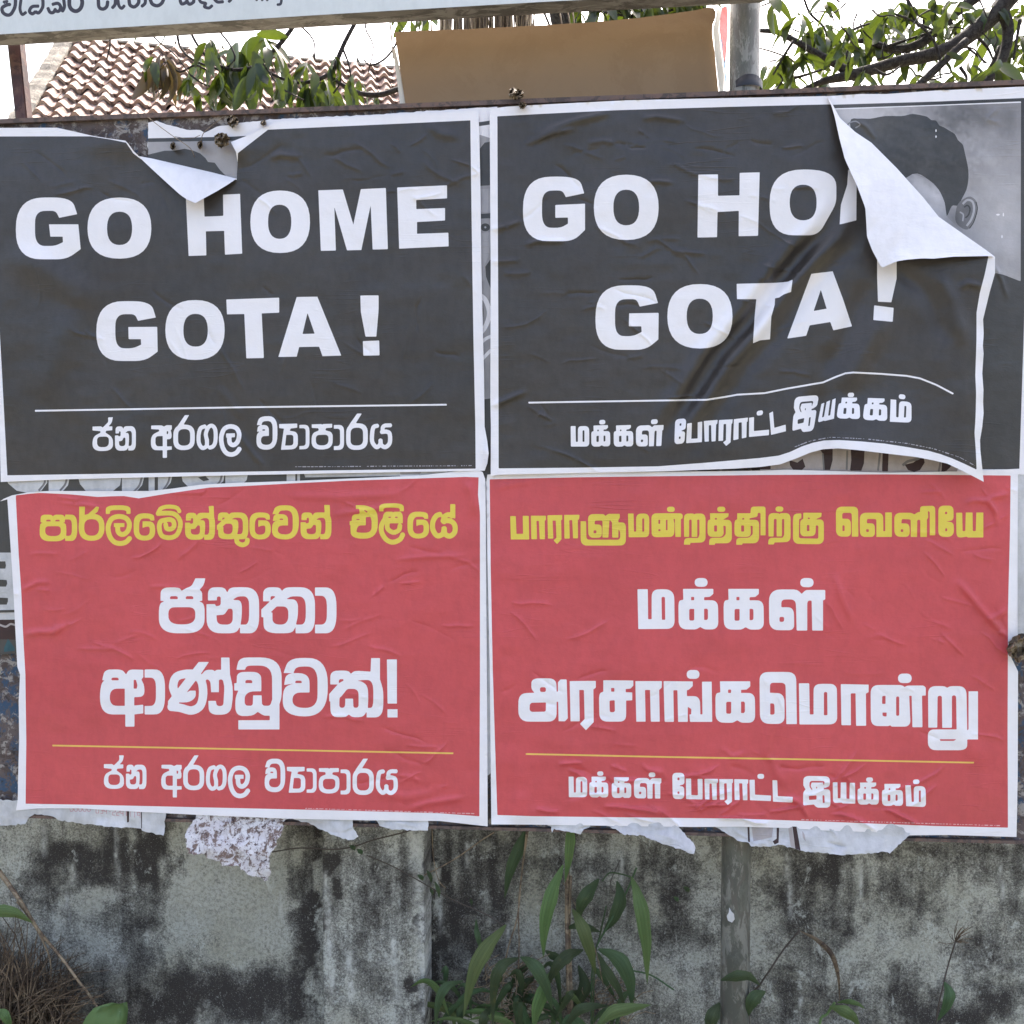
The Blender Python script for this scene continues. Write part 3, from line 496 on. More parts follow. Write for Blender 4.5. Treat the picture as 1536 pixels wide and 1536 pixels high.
# ------------------------------------------------------------------ ground, road, wall
def slab(name, x0, y0, x1, y1, z, mat, kind='structure', n=1):
    return tag(mesh(name, [(x0, y0, z), (x1, y0, z), (x1, y1, z), (x0, y1, z)], [(0, 1, 2, 3)], mat), kind=kind)
slab('ground', -150, -150, 150, 150, 0.0, M['ground'])
slab('road', -150, -12, 150, -2.6, 0.008, M['asphalt'])
WY = 0.20
wall = empty('boundary_wall', (-0.2, WY, 0), 'mildewed grey concrete boundary wall running behind the hoarding', 'wall')
DARK = [(645,1400,9,190,1.7),(479,1400,5,190,.9),(165,1285,85,38,1),(60,1320,40,60,.8),(230,1310,40,55,.9),(205,1395,55,45,.45),(255,1475,60,60,.7),(395,1470,110,45,.75),(320,1505,120,30,.6),(463,1350,22,140,.9),(545,1345,22,60,.7),(598,1330,20,60,.6),(585,1440,60,60,.35),(700,1320,48,80,.75),(705,1440,60,70,.7),(850,1290,60,60,.4),(1010,1375,45,60,1),(1010,1290,60,30,.7),(900,1470,60,60,.3),(1195,1335,38,60,.7),(1245,1395,50,45,.8),(1340,1340,38,25,.8),(1375,1372,26,24,.8),(1490,1430,45,45,.8),(1455,1512,70,26,.9),(1215,1490,60,35,.6),(1370,1500,40,40,.6),(1420,1275,120,20,.6),(1250,1290,80,18,.6),(20,1480,40,50,.8),(110,1500,80,40,.5),(1520,1300,40,60,.5),(930,1340,30,40,.3)]  # mildew blobs; the first entry paints the recess shade right of the pilaster
LITE = [(335,1335,85,75,.9),(110,1365,62,48,.7),(270,1400,50,40,.4),(380,1390,60,60,.7),(505,1490,30,60,.5),(1150,1345,34,62,.7),(1150,1440,40,50,.3),(1420,1350,50,60,.5),(1360,1440,90,55,.6),(975,1440,50,45,.5),(1510,1470,40,40,.4),(60,1250,20,50,.2),(630,1330,12,180,.5),(810,1420,50,50,.2),(900,1270,50,20,.3)]
DRIP = [(1500,1290,1,70,2),(1290,1280,1,90,2),(930,1270,1,120,3),(420,1330,1,60,2),(590,1400,1,110,4),(522,1420,1,90,5),(700,1260,1,60,2),(1180,1270,1,120,3),(172,1232,1,98,2.6),(64,1232,1,60,4),(108,1290,1,40,2.5),(186,1430,1,30,3),(181,1366,1,16,5),(100,1330,1,60,2),(1200,1490,1,40,2),(622,1230,1,306,8),(487,1300,1,200,3.5),(655,1300,1,110,3),(327,1300,0,110,1.5),(760,1380,1,60,2)]
def wallface(name, xa, xb, za, zb, Y, parent, step):
    def axis(a, b, lo, hi, fine, coarse):
        v = [a]
        while v[-1] < b - 1e-6: v.append(min(b, v[-1] + (fine if lo < v[-1] + 1e-6 < hi else (min(coarse, lo - v[-1]) if v[-1] < lo else coarse))))
        return np.array(v)
    xs = axis(xa, xb, -1.35, 1.15, step, .3); zs = axis(za, zb, .30, .98, step, .1); nx, nz = len(xs), len(zs); X, Z = np.meshgrid(xs, zs)
    Q_ = np.stack([X.ravel() * 100, Z.ravel() * 100], 1) + 1400
    W = np.stack([X.ravel(), Y + 0.0022 * vnoise(Q_, 7, 3) + .0008 * vnoise(Q_, 2, 4), Z.ravel()], 1); d = (W - np.array(CAM)) @ RMn
    px = 768 + FPX * d[:, 0] / -d[:, 2]; py = 768 - FPX * d[:, 1] / -d[:, 2]
    qx = px + 26 * vnoise(Q_, 6, 11) + 12 * vnoise(Q_, 2.2, 12) + 6 * vnoise(Q_, 1, 17); qy = py + 26 * vnoise(Q_, 6, 13) + 14 * vnoise(Q_, 2.4, 14) + 6 * vnoise(Q_, 1, 18)
    g = np.full(len(px), .34)
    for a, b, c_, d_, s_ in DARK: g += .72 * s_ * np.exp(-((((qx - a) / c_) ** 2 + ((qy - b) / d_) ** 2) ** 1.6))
    for a, b, c_, d_, s_ in LITE: g -= .50 * s_ * np.exp(-((((qx - a) / c_) ** 2 + ((qy - b) / d_) ** 2) ** 1.4))
    g += .30 * vnoise(Q_ * [1, .10], 1.5, 15) * S((1480 - py) / 200) + .12 * vnoise(Q_ * [1, .08], .7, 25) + .22 * vnoise(Q_, 3, 16) + .35 * S((py - 1440) / 110) * (.6 + .8 * vnoise(Q_, 4, 19)) + .25 * S((120 - px) / 120) * S((py - 1380) / 60)
    p = np.zeros(len(px))
    for a, b, on, ln, w in DRIP: p += (1 if on else -.6) * np.exp(-((px - a - (py - b) * .06 + 1.5 * vnoise(Q_, 2, 21)) / w) ** 2) * S((py - b) / 12) * S((b + ln - py) / 25) * (.75 + .5 * vnoise(Q_, 1.2, 22))
    Fa = [(j * nx + i, j * nx + i + 1, (j + 1) * nx + i + 1, (j + 1) * nx + i) for j in range(nz - 1) for i in range(nx - 1)]
    o = mesh(name, W.tolist(), Fa, M['wall'], parent, True)
    for nm, val in (('grime_shade', np.clip(g, -.4, 1.5)), ('pale', np.clip(p, 0, 1))):
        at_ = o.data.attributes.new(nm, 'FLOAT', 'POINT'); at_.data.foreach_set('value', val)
    return o
xl, xr = at(485, 1400, WY - .085).x, at(637, 1400, WY - .085).x
WTOP = 1.66
def wall_solid(name, xa, xb, Y0, Y1, top, step):
    o = wallface(name, xa, xb, -.05, top, Y0, wall, step)
    me = o.data; bm = bmesh.new(); bm.from_mesh(me)
    ed = [e for e in bm.edges if e.is_boundary]; r_ = bmesh.ops.extrude_edge_only(bm, edges=ed)
    lay = bm.verts.layers.float.get('grime_shade')
    for v in [g_ for g_ in r_['geom'] if isinstance(g_, bmesh.types.BMVert)]: v.co.y += Y1 - Y0; v[lay] = 1.5  # side faces darken towards the back: corner shade put into the colour
    bmesh.ops.recalc_face_normals(bm, faces=bm.faces); bm.to_mesh(me); bm.free(); return o
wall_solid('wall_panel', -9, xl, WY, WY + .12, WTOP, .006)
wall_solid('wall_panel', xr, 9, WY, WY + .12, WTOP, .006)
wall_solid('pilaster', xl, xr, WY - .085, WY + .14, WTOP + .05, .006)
# ------------------------------------------------------------------ hoarding: sheet, frame rails, posts
TL, TR = at(-120, 192.5, .004), at(1660, 124.8, .004); BL, BR = at(-120, 1216, .004), at(1660, 1262, .004)
hoard = empty('hoarding', ((TL.x + TR.x) / 2, 0.01, 0), 'rusty steel hoarding panel with peeling blue paint, pasted over with posters', 'hoarding')
nxh, nzh = 60, 40; V = []; 
for j in range(nzh + 1):
    for i in range(nxh + 1):
        u, v = i / nxh, j / nzh; p = (BL.lerp(BR, u)).lerp(TL.lerp(TR, u), v); V.append((p.x, .003 + .001 * math.sin(i * 1.3 + j), p.z))
nf = len(V); V += [(x, y + .006, z) for x, y, z in V]
F = [(j * (nxh + 1) + i, j * (nxh + 1) + i + 1, (j + 1) * (nxh + 1) + i + 1, (j + 1) * (nxh + 1) + i) for j in range(nzh) for i in range(nxh)]
F += [tuple(nf + q for q in f[::-1]) for f in F]
mesh('steel_sheet', V, F, M['board'], hoard, True)
def rail(name, A, B, h, y0, y1, mat, parent, up):
    V = []
    for p in (A, B):
        for dy, dz in ((y0, 0), (y1, 0), (y1, h * up), (y0, h * up)): V.append((p.x, dy, p.z + dz))
    return mesh(name, V, [(0, 1, 2, 3), (7, 6, 5, 4), (0, 4, 5, 1), (1, 5, 6, 2), (2, 6, 7, 3), (3, 7, 4, 0)], mat, parent)
rail('top_rail', TL, TR, .008, -.004, .034, M['rust'], hoard, 1)
rail('bottom_rail', BL + Vector((0, 0, -.0005)), BR + Vector((0, 0, -.0005)), .0055, -.003, .032, M['rust'], hoard, -1)
for px in (-80, 1610):
    a, b = at(px, 200, 0), at(px, 1200, 0); box('side_rail', ((a.x), .024, (a.z + b.z) / 2), (.03, .028, a.z - b.z + .08), M['rust'], hoard)
def pole_between(name, pa, pb, Y, r, mat, label, ztop):
    A, B = at(*pa, Y), at(*pb, Y); d = (A - B) / (A.z - B.z); t0 = B - d * (B.z + .1); t1 = B + d * (ztop - B.z)
    e = empty(name, (t0.x, Y, 0), label, 'post'); return e, t0, t1, d
Yp = .062
e, t0, t1, d = pole_between('round_pole', (1117, 60), (1103, 1400), Yp, .025, M['galv'], 'round grey galvanised pole standing behind the right half of the hoarding', 3.0)
tube('pole', [t0, t0.lerp(t1, .3), t0.lerp(t1, .6), t1], .0262, M['galv'], e, 24, 0)
c_ = at(1119, 124, Yp)
V = []; n = 28
for k in range(n):
    a = 2 * math.pi * k / n; s_ = math.sin(a)
    for rr, dz in ((.0285, -.016), (.0285, -.002 - .009 * abs(math.cos(a)) ** 2 * (1 if math.cos(a) < 0 else .4) + .005 * (-s_)), (.0265, -.002 - .009 * abs(math.cos(a)) ** 2 * (1 if math.cos(a) < 0 else .4) + .005 * (-s_))):
        V.append((c_.x + rr * math.cos(a), Yp + rr * s_, c_.z + dz))
F = [(3 * k + j, 3 * ((k + 1) % n) + j, 3 * ((k + 1) % n) + j + 1, 3 * k + j + 1) for k in range(n) for j in range(2)]
mesh('rubber_collar', V, F, M['rubber'], e, True)
fl = [(1094,1361),(1097,1367),(1101,1371),(1102,1379),(1098,1384),(1092,1381),(1090,1374),(1093,1369)]
V = [at(1096, 1375, Yp - .0285)] + [at(x, y, Yp - .0272 + .0004 * math.sin(y)) for x, y in fl]
mesh('paint_flake', V, [(0, 1 + (i + 1) % 8, 1 + i) for i in range(8)], M['old_white'], e, True)
Ypl = .05
e2, t0, t1, d = pole_between('square_post', (25, 62), (36, 170), Ypl, .02, M['postpaint'], 'slim maroon square steel post between the hoarding and the white sign', 3.0)
t0 = at(105, 1130, Ypl); t0 = Vector((t0.x, Ypl, BL.z + .02)); t0.x = t1.x + (t0.z - t1.z) * d.x
mid = (t0 + t1) / 2; dr = (t1 - t0)
box('post', mid, (.0215, .0215, dr.length), M['postpaint'], e2, Vector((0, 0, 1)).rotation_difference(dr.normalized()).to_matrix(), .002)
a, b = at(13, 62, Ypl + .02), at(25, 172, Ypl + .02); d = (a - b) / (a.z - b.z)
tube('conduit', [b - d * .03, a + d * .6], .0028, M['galv'], e2, 8, 0)
# ------------------------------------------------------------------ white sign above
sg = empty('painted_sign', at(400, -60, -.03), 'long white painted sign with dark lettering and a timber edge above the left half', 'sign')
lowA, lowB = (-200, 62.5), (1150, -14.0)
o = sheet('sign_face', None, [(-200, 62.5), (0, 51.5), (256, 36.5), (476, 22.5), (800, 3.6), (1150, -15), (1150, -330), (-200, -300)], 'signpaint', [('signink', prims(SIGN))], lambda P: .032 + 0 * P[:, 0], parent=sg, step=9)
V = []; ys = (-.0315, .002)
pts = [(-200, 62.5), (0, 51.5), (256, 36.5), (476, 22.5), (800, 3.6), (1150, -15)]
fr = [at(x, y + .4, -.0315) for x, y in pts]
for p in fr: V += [(p.x, -.0318, p.z - .0003), (p.x, .006, p.z - .0003), (p.x, .006, p.z + .03), (p.x, -.0318 + .002, p.z + .03)]
F = [(4 * i + j, 4 * i + 4 + j, 4 * i + 4 + (j + 1) % 4, 4 * i + (j + 1) % 4) for i in range(5) for j in range(4)] + [(0, 1, 2, 3), (23, 22, 21, 20)]
mesh('timber_edge', V, F, M['wood'], sg)
a, b = at(-200, -300, -.02), at(1150, -330, -.02)
box('back_board', ((a.x + b.x) / 2, -.012, (a.z + fr[3].z) / 2 + .04), (b.x - a.x, .03, a.z - fr[3].z - .12), M['wood'], sg)
# ------------------------------------------------------------------ brown placard behind the rail
pl = empty('placard', at(840, 150, .1), 'blank brown hardboard placard standing behind the top rail beside the round pole', 'placard')
def extrude_poly(name, P, Y, th, mat, parent, rim=None):
    pts = [at(x, y, Y) for x, y in P]; n = len(pts)
    V = [tuple(p) for p in pts] + [(p.x, p.y + th, p.z) for p in pts]
    F = [tuple(range(n))[::-1], tuple(range(n, 2 * n))] + [(i, (i + 1) % n, n + (i + 1) % n, n + i) for i in range(n)]
    return mesh(name, V, F, mat, parent)
top = [(591.7, 48), (640, 45.5), (700, 43.5), (760, 40.5), (820, 37.5), (890, 33), (957, 27), (1015, 19.5), (1045, 15), (1062, 11), (1070, 12), (1074, 18), (1073, 27), (1069, 36), (1068.5, 50), (1072, 78), (1078, 139), (1080, 190), (612, 190), (608, 155)]
extrude_poly('hardboard', top, .075, .006, M['brown'], pl)
def ribbon(name, A, B, mat, parent, n=None):      # A, B: lists of (px,py,Y)
    V = [tuple(at(*a)) for a in A] + [tuple(at(*b)) for b in B]; n = len(A)
    return mesh(name, V, [(i, i + 1, n + i + 1, n + i) for i in range(n - 1)], mat, parent, True)
ribbon('flex_edge', [(588.5, 73, .072), (591, 90, .07), (598, 140, .072), (603, 190, .075)], [(592.5, 73, .078), (597, 90, .078), (606.5, 140, .078), (612, 190, .078)], M['cream'], pl)
ribbon('curled_sheet', [(1059, 1, .10), (1070, 9, .07), (1074.5, 18, .066), (1073, 30, .068), (1069.5, 42, .07), (1072, 78, .07), (1079, 139, .07), (1081, 175, .07)],
       [(1062, -2, .12), (1074, 4, .10), (1083, 13, .095), (1080, 28, .095), (1078.5, 45, .09), (1083, 84, .088), (1086.5, 112, .086), (1085, 175, .08)], M['cream'], pl)
ribbon('red_band', [(1081, 12, .097), (1080, 28, .097), (1079, 45, .092), (1084, 84, .092)], [(1090.5, 8, .13), (1092, 25, .13), (1092, 44, .13), (1088.5, 95, .12)], M['flexred'], pl)
ribbon('blue_band', [(1080.5, 58, .094), (1084, 84, .0925), (1086.8, 112, .09), (1086, 150, .09)], [(1083, 60, .1), (1087.5, 90, .12), (1089.5, 115, .12), (1087.8, 150, .12)], M['flexblue'], pl)
# ------------------------------------------------------------------ old sheets underneath
def flat(h, amp=.0006, seed=1): return lambda P: h + amp * vnoise(P + 2000, 45, seed)
ell = lambda cx, cy, rx, ry: [('p', 0, np.array([(cx + rx * math.cos(a), cy + ry * math.sin(a)) for a in np.linspace(0, 2 * math.pi, 33)[:-1]]))]
sheet('old_poster', 'torn grey portrait poster with dark hair showing through the gap and hole on the left',
  [(222,184),(235,181),(250,187),(270,192),(285,195),(300,195),(307,199),(325,190),(345,187),(400,180),(470,176),(560,172),(650,166),(746,160),(748,712),(600,714),(600,330),(222,330)], 'white',
  [('photo_bg', poly((222,213),(700,196),(735,207),(746,207),(746,712),(600,712),(600,330),(222,330))),
   ('photo_dark', poly((222,207.5),(346,205),(700,186),(748,179),(748,185),(700,192),(346,211),(222,213)) + poly((222,232),(247,226),(262,226),(277,223),(290,226),(300,230),(308,237),(312,243),(322,244),(330,255),(341,266),(342,330),(222,330)) + poly((719,224),(727,214),(738,212),(746,205),(746,277),(719,279)) + poly((719,321),(746,319),(746,327),(719,328)) + ell(728,341,7,6) + poly((735,390),(746,384),(746,452),(738,438),(729,415),(728,400)) + poly((718,600),(748,596),(748,712),(718,712)) + ell(722,468,3,14)),
   ('photo_skin', poly((719,284),(746,282),(746,318),(719,318)) + poly((719,350),(738,348),(732,385),(726,400),(727,420),(719,425)) + ell(728,341,1.6,1.6)),
   ('white', [('s', 7, np.array(catmull([(716,440),(728,450),(734,470),(728,490),(716,505)])))] + [('s', 5, np.array(catmull([(716,522),(726,510),(738,504),(748,503)])))] + [('s', 5, np.array(catmull([(716,546),(726,536),(738,524),(748,520)])))]),
  ], flat(.0052, .0005, 3), jag=.5)
sheet('portrait_poster', 'grey portrait poster with dark hair and an ear, behind the folded corner',
  [(1215,146),(1290,141),(1330,141),(1400,136),(1545,129.5),(1560,129),(1560,712),(1430,711),(1330,709),(1200,707),(1140,706),(1140,660),(1215,400)], 'white',
  [('photo_bg', poly((1230,165),(1532.5,154),(1531.5,560),(1230,560))),
   ('photo_dark', poly((1236,157.5),(1400,152.5),(1560,146),(1560,151),(1400,157.5),(1236,163)) + poly((1531.5,152),(1537,152),(1537,460),(1529,704),(1526,704),(1531,420)) + [('p',0,np.array(catmull([(1275,184),(1290,178),(1306,178),(1328,174),(1353,174),(1369,171),(1387,174),(1392,176),(1397,180),(1404,181),(1409,188),(1416,191),(1424,196),(1432,201),(1437,210),(1444,217),(1447,228),(1452.7,257),(1450.8,281),(1444,296),(1437,308),(1428,309),(1420,324),(1417,304),(1408,284.5),(1392,269),(1369,261),(1330,290),(1290,240)],True,4)))] + poly((1300,430),(1493,409.5),(1505,412),(1531,422),(1531,460),(1528,704),(1300,704))),
   ('photo_skin', poly((1369,261),(1392,269),(1408,284.5),(1417,304),(1420,324),(1440,345),(1452,362),(1400,420),(1330,380),(1320,290))),
   ('photo_mid', [('p',0,np.array(catmull([(1436,308),(1446,298),(1456,295),(1465,303),(1465,318),(1460,333),(1452,344),(1441,341),(1433,330)],True,4)))] + [('s',2.0,np.array(catmull([(1268,190),(1275,184),(1284,182),(1290,187),(1283,192)])))]),
   ('photo_skin', [('s',3.2,np.array(catmull([(1444,306),(1451,300),(1459,303),(1461,315),(1457,329),(1450,339)])))]+[('s',2.2,np.array(catmull([(1440,318),(1445,322),(1444,332)])))]),
   ('photo_dark', [('s',2.2,np.array(catmull([(1446,311),(1451,308),(1455,313),(1453,322),(1448,327)])))]+[('s',1.6,np.array(catmull([(1464,303),(1466,314),(1461,332),(1454,343)])))]),
   ('white', ell(1404,196,.9,2.2) + ell(1404,205,1,2) + ell(1497,322,3,1.4) + ell(1505,322,1,3) + ell(1503,355,1,2.5)),
   ('old_cream', poly((1140,664),(1436,664),(1436,712),(1140,712))),
   ('maroon', poly((1140,694),(1156,694),(1156,704),(1140,704)) + [('p',0,np.array([(1184,690),(1196,694),(1204,688),(1208,700),(1203,705),(1190,705),(1185,698)],float))] + [('p',0,np.array([(1228,672),(1249,672),(1249,690),(1245,705),(1236,705),(1236,690),(1234,680)],float))] + poly((1276,672),(1297,672),(1296,695),(1292,706),(1275,706),(1277,690)) + poly((1324,676),(1333,676),(1332,707),(1323,707)) + [('p',0,np.array([(1357,697),(1370,694),(1385,682),(1387,694),(1380,705),(1371,708),(1362,705)],float))] + poly((1413,693),(1429,697),(1420,706),(1412,709))),
   ('photo_mid', [('l',2.5,np.array([(1234,680),(1236,705)],float)),('l',3,np.array([(1271,676),(1270,705)],float)),('l',3,np.array([(1320,680),(1317,706)],float)),('s',4,np.array(catmull([(1354,698),(1362,692),(1377,688),(1384,682)]))),('l',3,np.array([(1411,692),(1408,708)],float))]),
  ], flat(.0052, .0007, 4), creases=[([(1283,180),(1300,190),(1313,208)],3,.0014),([(1490,395),(1503,420),(1512,450)],3,.0014),([(1500,160),(1480,178),(1500,185)],3,.001)])
sheet('old_poster', 'old black poster with pale letter feet peeking out above the lower left red poster',
  [(-60,690),(470,690),(735,690),(735,735),(460,760),(250,770),(60,780),(40,900),(34,960),(26,980),(-60,985)], 'photo_dark',
  [('old_white', [('p',0,np.array([(9,716),(70,716),(71,724),(62,736),(45,740),(25,736),(12,725)],float))] + poly((73,714),(105,714),(102,728),(94,737),(73,738)) + [('p',0,np.array([(116,712),(183,710),(180,728),(165,740),(130,738),(120,726)],float))] + poly((183,710),(218,710),(213,728),(202,740),(183,741)) + poly((223,710),(232,710),(232,740),(223,740)) + poly((237,708),(260,708),(256,724),(244,738),(237,738)) + [('p',0,np.array([(271,705),(338,705),(335,722),(320,733),(285,733),(274,722)],float))] + poly((338,705),(373,705),(370,720),(358,732),(338,733)) + poly((430,700),(443,700),(443,732),(430,732)) + poly((446,700),(450,700),(450,730),(446,730)) + poly((452,700),(720,700),(720,712),(458,716)) + poly((-60,829),(60,829),(60,914),(-60,916)) + poly((-60,920),(60,918),(60,929),(-60,930))),
   ('photo_dark', [('p',0,np.array([(297,716),(308,714),(314,720),(305,722)],float))] + poly((-5,842),(8,842),(9,848),(8,853),(-5,853)) + poly((-5,869),(10,870),(11,875),(9,880),(-5,880)) + poly((-5,896),(12,897),(12,902),(10,907),(-5,907)) + poly((458,716),(517,716),(517,719),(458,722))),
   ('photo_mid', [('s',3,np.array(catmull([(66,712),(67,724),(58,736)]))),('s',3,np.array(catmull([(101,712),(98,726),(90,736)]))),('s',3,np.array(catmull([(214,710),(209,728),(199,739)]))),('s',3,np.array(catmull([(334,706),(330,722),(320,731)]))),('s',3,np.array(catmull([(256,708),(252,724),(244,736)])))]),
   ('maroon', poly((-60,930),(60,930),(60,960),(-60,958))), ('old_cream', [('s',3,np.array(catmull([(-5,935),(8,940),(16,936),(24,938)])))]),
   ('teal', poly((6,972),(12,958),(22,972),(22,976),(6,978)))], flat(.0050, .0006, 5), jag=.4)
sheet('blank_paper', 'blank white strip of paper along the right edge beside the lower right red poster',
  [(1490,704),(1531,703),(1533,709),(1575,706),(1575,948),(1527,951),(1526,958),(1516,962),(1490,965)], 'old_white', [('white', poly((1490,712),(1526.5,712),(1526.5,965),(1490,965)))], flat(.0050, .0008, 6), jag=.4, cat='paper')
sheet('old_paper', 'narrow strip of pale old paper showing between the two lower red posters', [(712,722),(750,722),(752,1150),(744,1168),(736,1160),(716,1175)], 'old_white', [], flat(.0050, .0008, 9), jag=.4, cat='paper')
# hanging torn scraps along the foot of the hoarding
def scrap(label, P, mat='old_white', lift=.012, seed=1, layers=(), jag=.7, ybase=1225):
    f = lambda Q: .006 + lift * S((Q[:, 1] - ybase) / 60) + .0035 * vnoise(Q + 3000, 16, seed) * S((Q[:, 1] - ybase + 20) / 40)
    return sheet('torn_paper', label, P, mat, list(layers), f, creases=rand_creases(4, P[0][0], ybase, P[-1][0] if P[-1][0] > P[0][0] + 30 else P[0][0] + 80, ybase + 30, seed, .1, .0018, (20, 50)), step=3.5, jag=jag, cat='torn paper')
digs = {'0': 'M0,0 1,0 1,2 0,2 0,0', '3': 'M0,0 1,0 1,2 0,2M.2,1 1,1', '4': 'M0,0 0,1.1 1,1.1M.8,0 .8,2', '-': 'M.1,1 .9,1', '2': 'M0,0 1,0 1,1 0,1 0,2 1,2', '1': 'M.5,0 .5,2', '9': 'M1,1 0,1 0,0 1,0 1,2', '7': 'M0,0 1,0 .4,2'}
dp = []
for k, ch in enumerate('034-2241119'):
    for st in digs[ch].split('M')[1:]:
        q = [tuple(float(v) for v in s_.split(',')) for s_ in st.split()]; x0 = 144 + k * 6.2; y0 = 1211 + k * .75
        dp.append(('l', 1.1, np.array([(x0 + 4.2 * a, y0 + 4.3 * b) for a, b in q])))
for k in range(5): dp.append(('s', 1.1, np.array(catmull([(104 + k * 6.5, 1210), (106 + k * 6.5, 1217), (109.5 + k * 6.5, 1216), (109 + k * 6.5, 1211)]))))
scrap('long pale torn paper with faint red digits under the lower left red poster', [(-60,1198),(30,1200),(250,1204),(249,1222),(245,1253.7),(213,1246),(212,1243),(160,1240),(130,1236),(90,1231),(80,1225),(70,1223),(52,1221),(42,1228),(38,1236),(20,1238),(-20,1240),(-60,1242)], seed=2,
      layers=[('faint', dp), ('rust_', poly((190,1214),(194,1214),(193.5,1233),(190.5,1234)) + poly((211.3,1218),(213,1218),(213,1243),(211.8,1243)))] if False else [('faint', dp), ('maroon', poly((190,1214),(194,1214),(193.5,1233),(190.5,1234)) + poly((211.3,1218),(213,1218),(213,1243),(211.8,1243)))])
scrap('crinkled silvery brown paper pulp hanging by the left of the pilaster', [(296,1214),(294,1224),(285,1238),(277.6,1252),(281.4,1281),(303,1281),(321,1290),(338.6,1298),(356,1298),(371.6,1312),(389,1315.5),(397,1322),(402,1320.6),(407,1309),(404.6,1289),(414.7,1263.5),(423.6,1248),(425,1233),(434,1228),(434,1214)], 'scrap', .02, 3, jag=1.2)
scrap('white triangular paper scrap hanging over the top of the pilaster', [(436,1218),(440,1229),(463,1234),(480.8,1244.4),(513.8,1258.4),(526.5,1259.7),(538,1254.6),(529,1240.6),(528.5,1218)], seed=4)
scrap('short white paper scrap at the right edge of the pilaster', [(560,1220),(564.6,1231),(569.6,1239),(592.5,1244.4),(625.5,1246),(642,1246),(642.8,1220)], seed=5)
scrap('small white paper scrap hanging above the broad leaves', [(815,1226),(821,1238),(827,1240),(828,1249),(831,1243),(850,1247),(870.6,1252),(875.7,1244),(885.8,1240),(886,1226)], seed=6, ybase=1232)
scrap('drooping white torn paper tongue left of the round pole', [(905,1228),(911,1239),(927,1246),(937,1253),(963.5,1253),(989.7,1264),(1024,1275),(1036,1281),(1041,1280.5),(1043,1270.5),(1040,1264),(1019,1242),(1012,1228)], seed=7, lift=.03, ybase=1232)
scrap('wide greyish torn paper with brown rust stripes hanging in front of the round pole', [(1065,1228),(1073,1240.6),(1096,1254),(1110,1262),(1123,1264),(1126.7,1269.7),(1152.5,1270),(1171,1267),(1201.7,1275.8),(1262.6,1283),(1328,1278),(1334.8,1280.5),(1364.6,1253),(1368,1236)], seed=8, lift=.015, ybase=1236,
      layers=[('maroon', poly((1121,1236),(1124,1236),(1125,1264),(1122,1262)) + poly((1165,1236),(1169,1236),(1168,1264),(1162,1267),(1159,1262),(1165,1258)) + poly((1188,1236),(1194,1236),(1201,1276),(1193,1273))), ('old_cream', poly((1127,1238),(1160,1238),(1158,1256),(1130,1262)) + poly((1182,1240),(1188,1240),(1193,1273),(1186,1270)) + poly((1203,1245),(1207,1252),(1209,1264),(1204,1256)))])
# ------------------------------------------------------------------ the four big posters
sh = lambda h, amp, s_: (lambda P: h + amp * (vnoise(P + 5000, 120, s_) + .5 * vnoise(P + 5000, 50, s_ + 1) + .25 * vnoise(P * [1, 1.8] + 5000, 24, s_ + 2)))
# lower left red
RLo = [(0,752),(6,748),(18,743),(45,738),(72,736.5),(150,736.5),(224.6,736.4),(257.5,733),(300,727),(359,724),(440,721.5),(519,718),(580,715.5),(636,712.5),(694,706),(717,704.6),(724,708),(728,719),(728.5,770),(731,1100),(731.5,1239.6),(660,1231.5),(549,1230.5),(432,1228),(300,1222.5),(195,1217),(120,1212.5),(58.6,1212.5),(23.8,1215.7),(26.6,1200),(27,1172),(28.7,1111),(28,1051),(30,1012),(26,1000),(23.8,960),(22.8,941),(20,886),(16.4,829),(11,749)]
RLp = [(23.7,747),(24,743),(45,740.5),(60,739.4),(105,741.5),(146.7,745.4),(165,744.5),(185.7,744),(208,747.5),(257.5,739.4),(314.5,731.3),(359,729.5),(440,725),(523,721),(627.5,717.7),(698,715.4),(718,716),(717,742),(720,770),(720,1000),(719,1224.5),(660,1220),(500,1215.5),(300,1211),(150,1207.5),(38.4,1205.6),(39.4,1111.7),(38,1010.8),(34.3,945),(32,889.7),(28,831)]
base = sh(.0085, .0022, 20)
sheet('red_poster', 'lower left red poster with yellow and white rounded Sinhala lettering', RLo, 'white',
  [('red', poly(*RLp)), ('yellow', prims(T_RL1)), ('white', prims(T_RL2) + prims(T_RL3)), ('line', [('l', 2.4, np.array([(78.7,1118.3),(250,1121.5),(420,1125),(680,1130)]))]), ('microred', micro(458, 1212.5, 712, 1220.5, 3))],
  lambda P: base(P) + .004 * S((745 - P[:, 1]) / 30) * S((420 - P[:, 0]) / 300),
  creases=rand_creases(46, 36, 810, 700, 1000, 31, .05) + rand_creases(10, 40, 740, 620, 760, 32) + rand_creases(14, 480, 1000, 650, 1200, 33, .05) + [([(34,952),(60,948),(80,949),(100,938)],4,.0025),([(30,887),(55,874),(75,873)],3,.0018),([(30,892),(20,889),(14,886)],3,.0012),([(430,745),(520,745),(600,742)],5,.0015),([(500,772),(560,764),(600,757)],3.5,.0018),([(700,722),(708,740),(712,770)],6,.003),([(590,840),(640,835),(700,834)],3,.0015),([(610,1215),(640,1205),(700,1196)],4,.0022),([(560,1190),(610,1196),(660,1188)],6,.0015)])
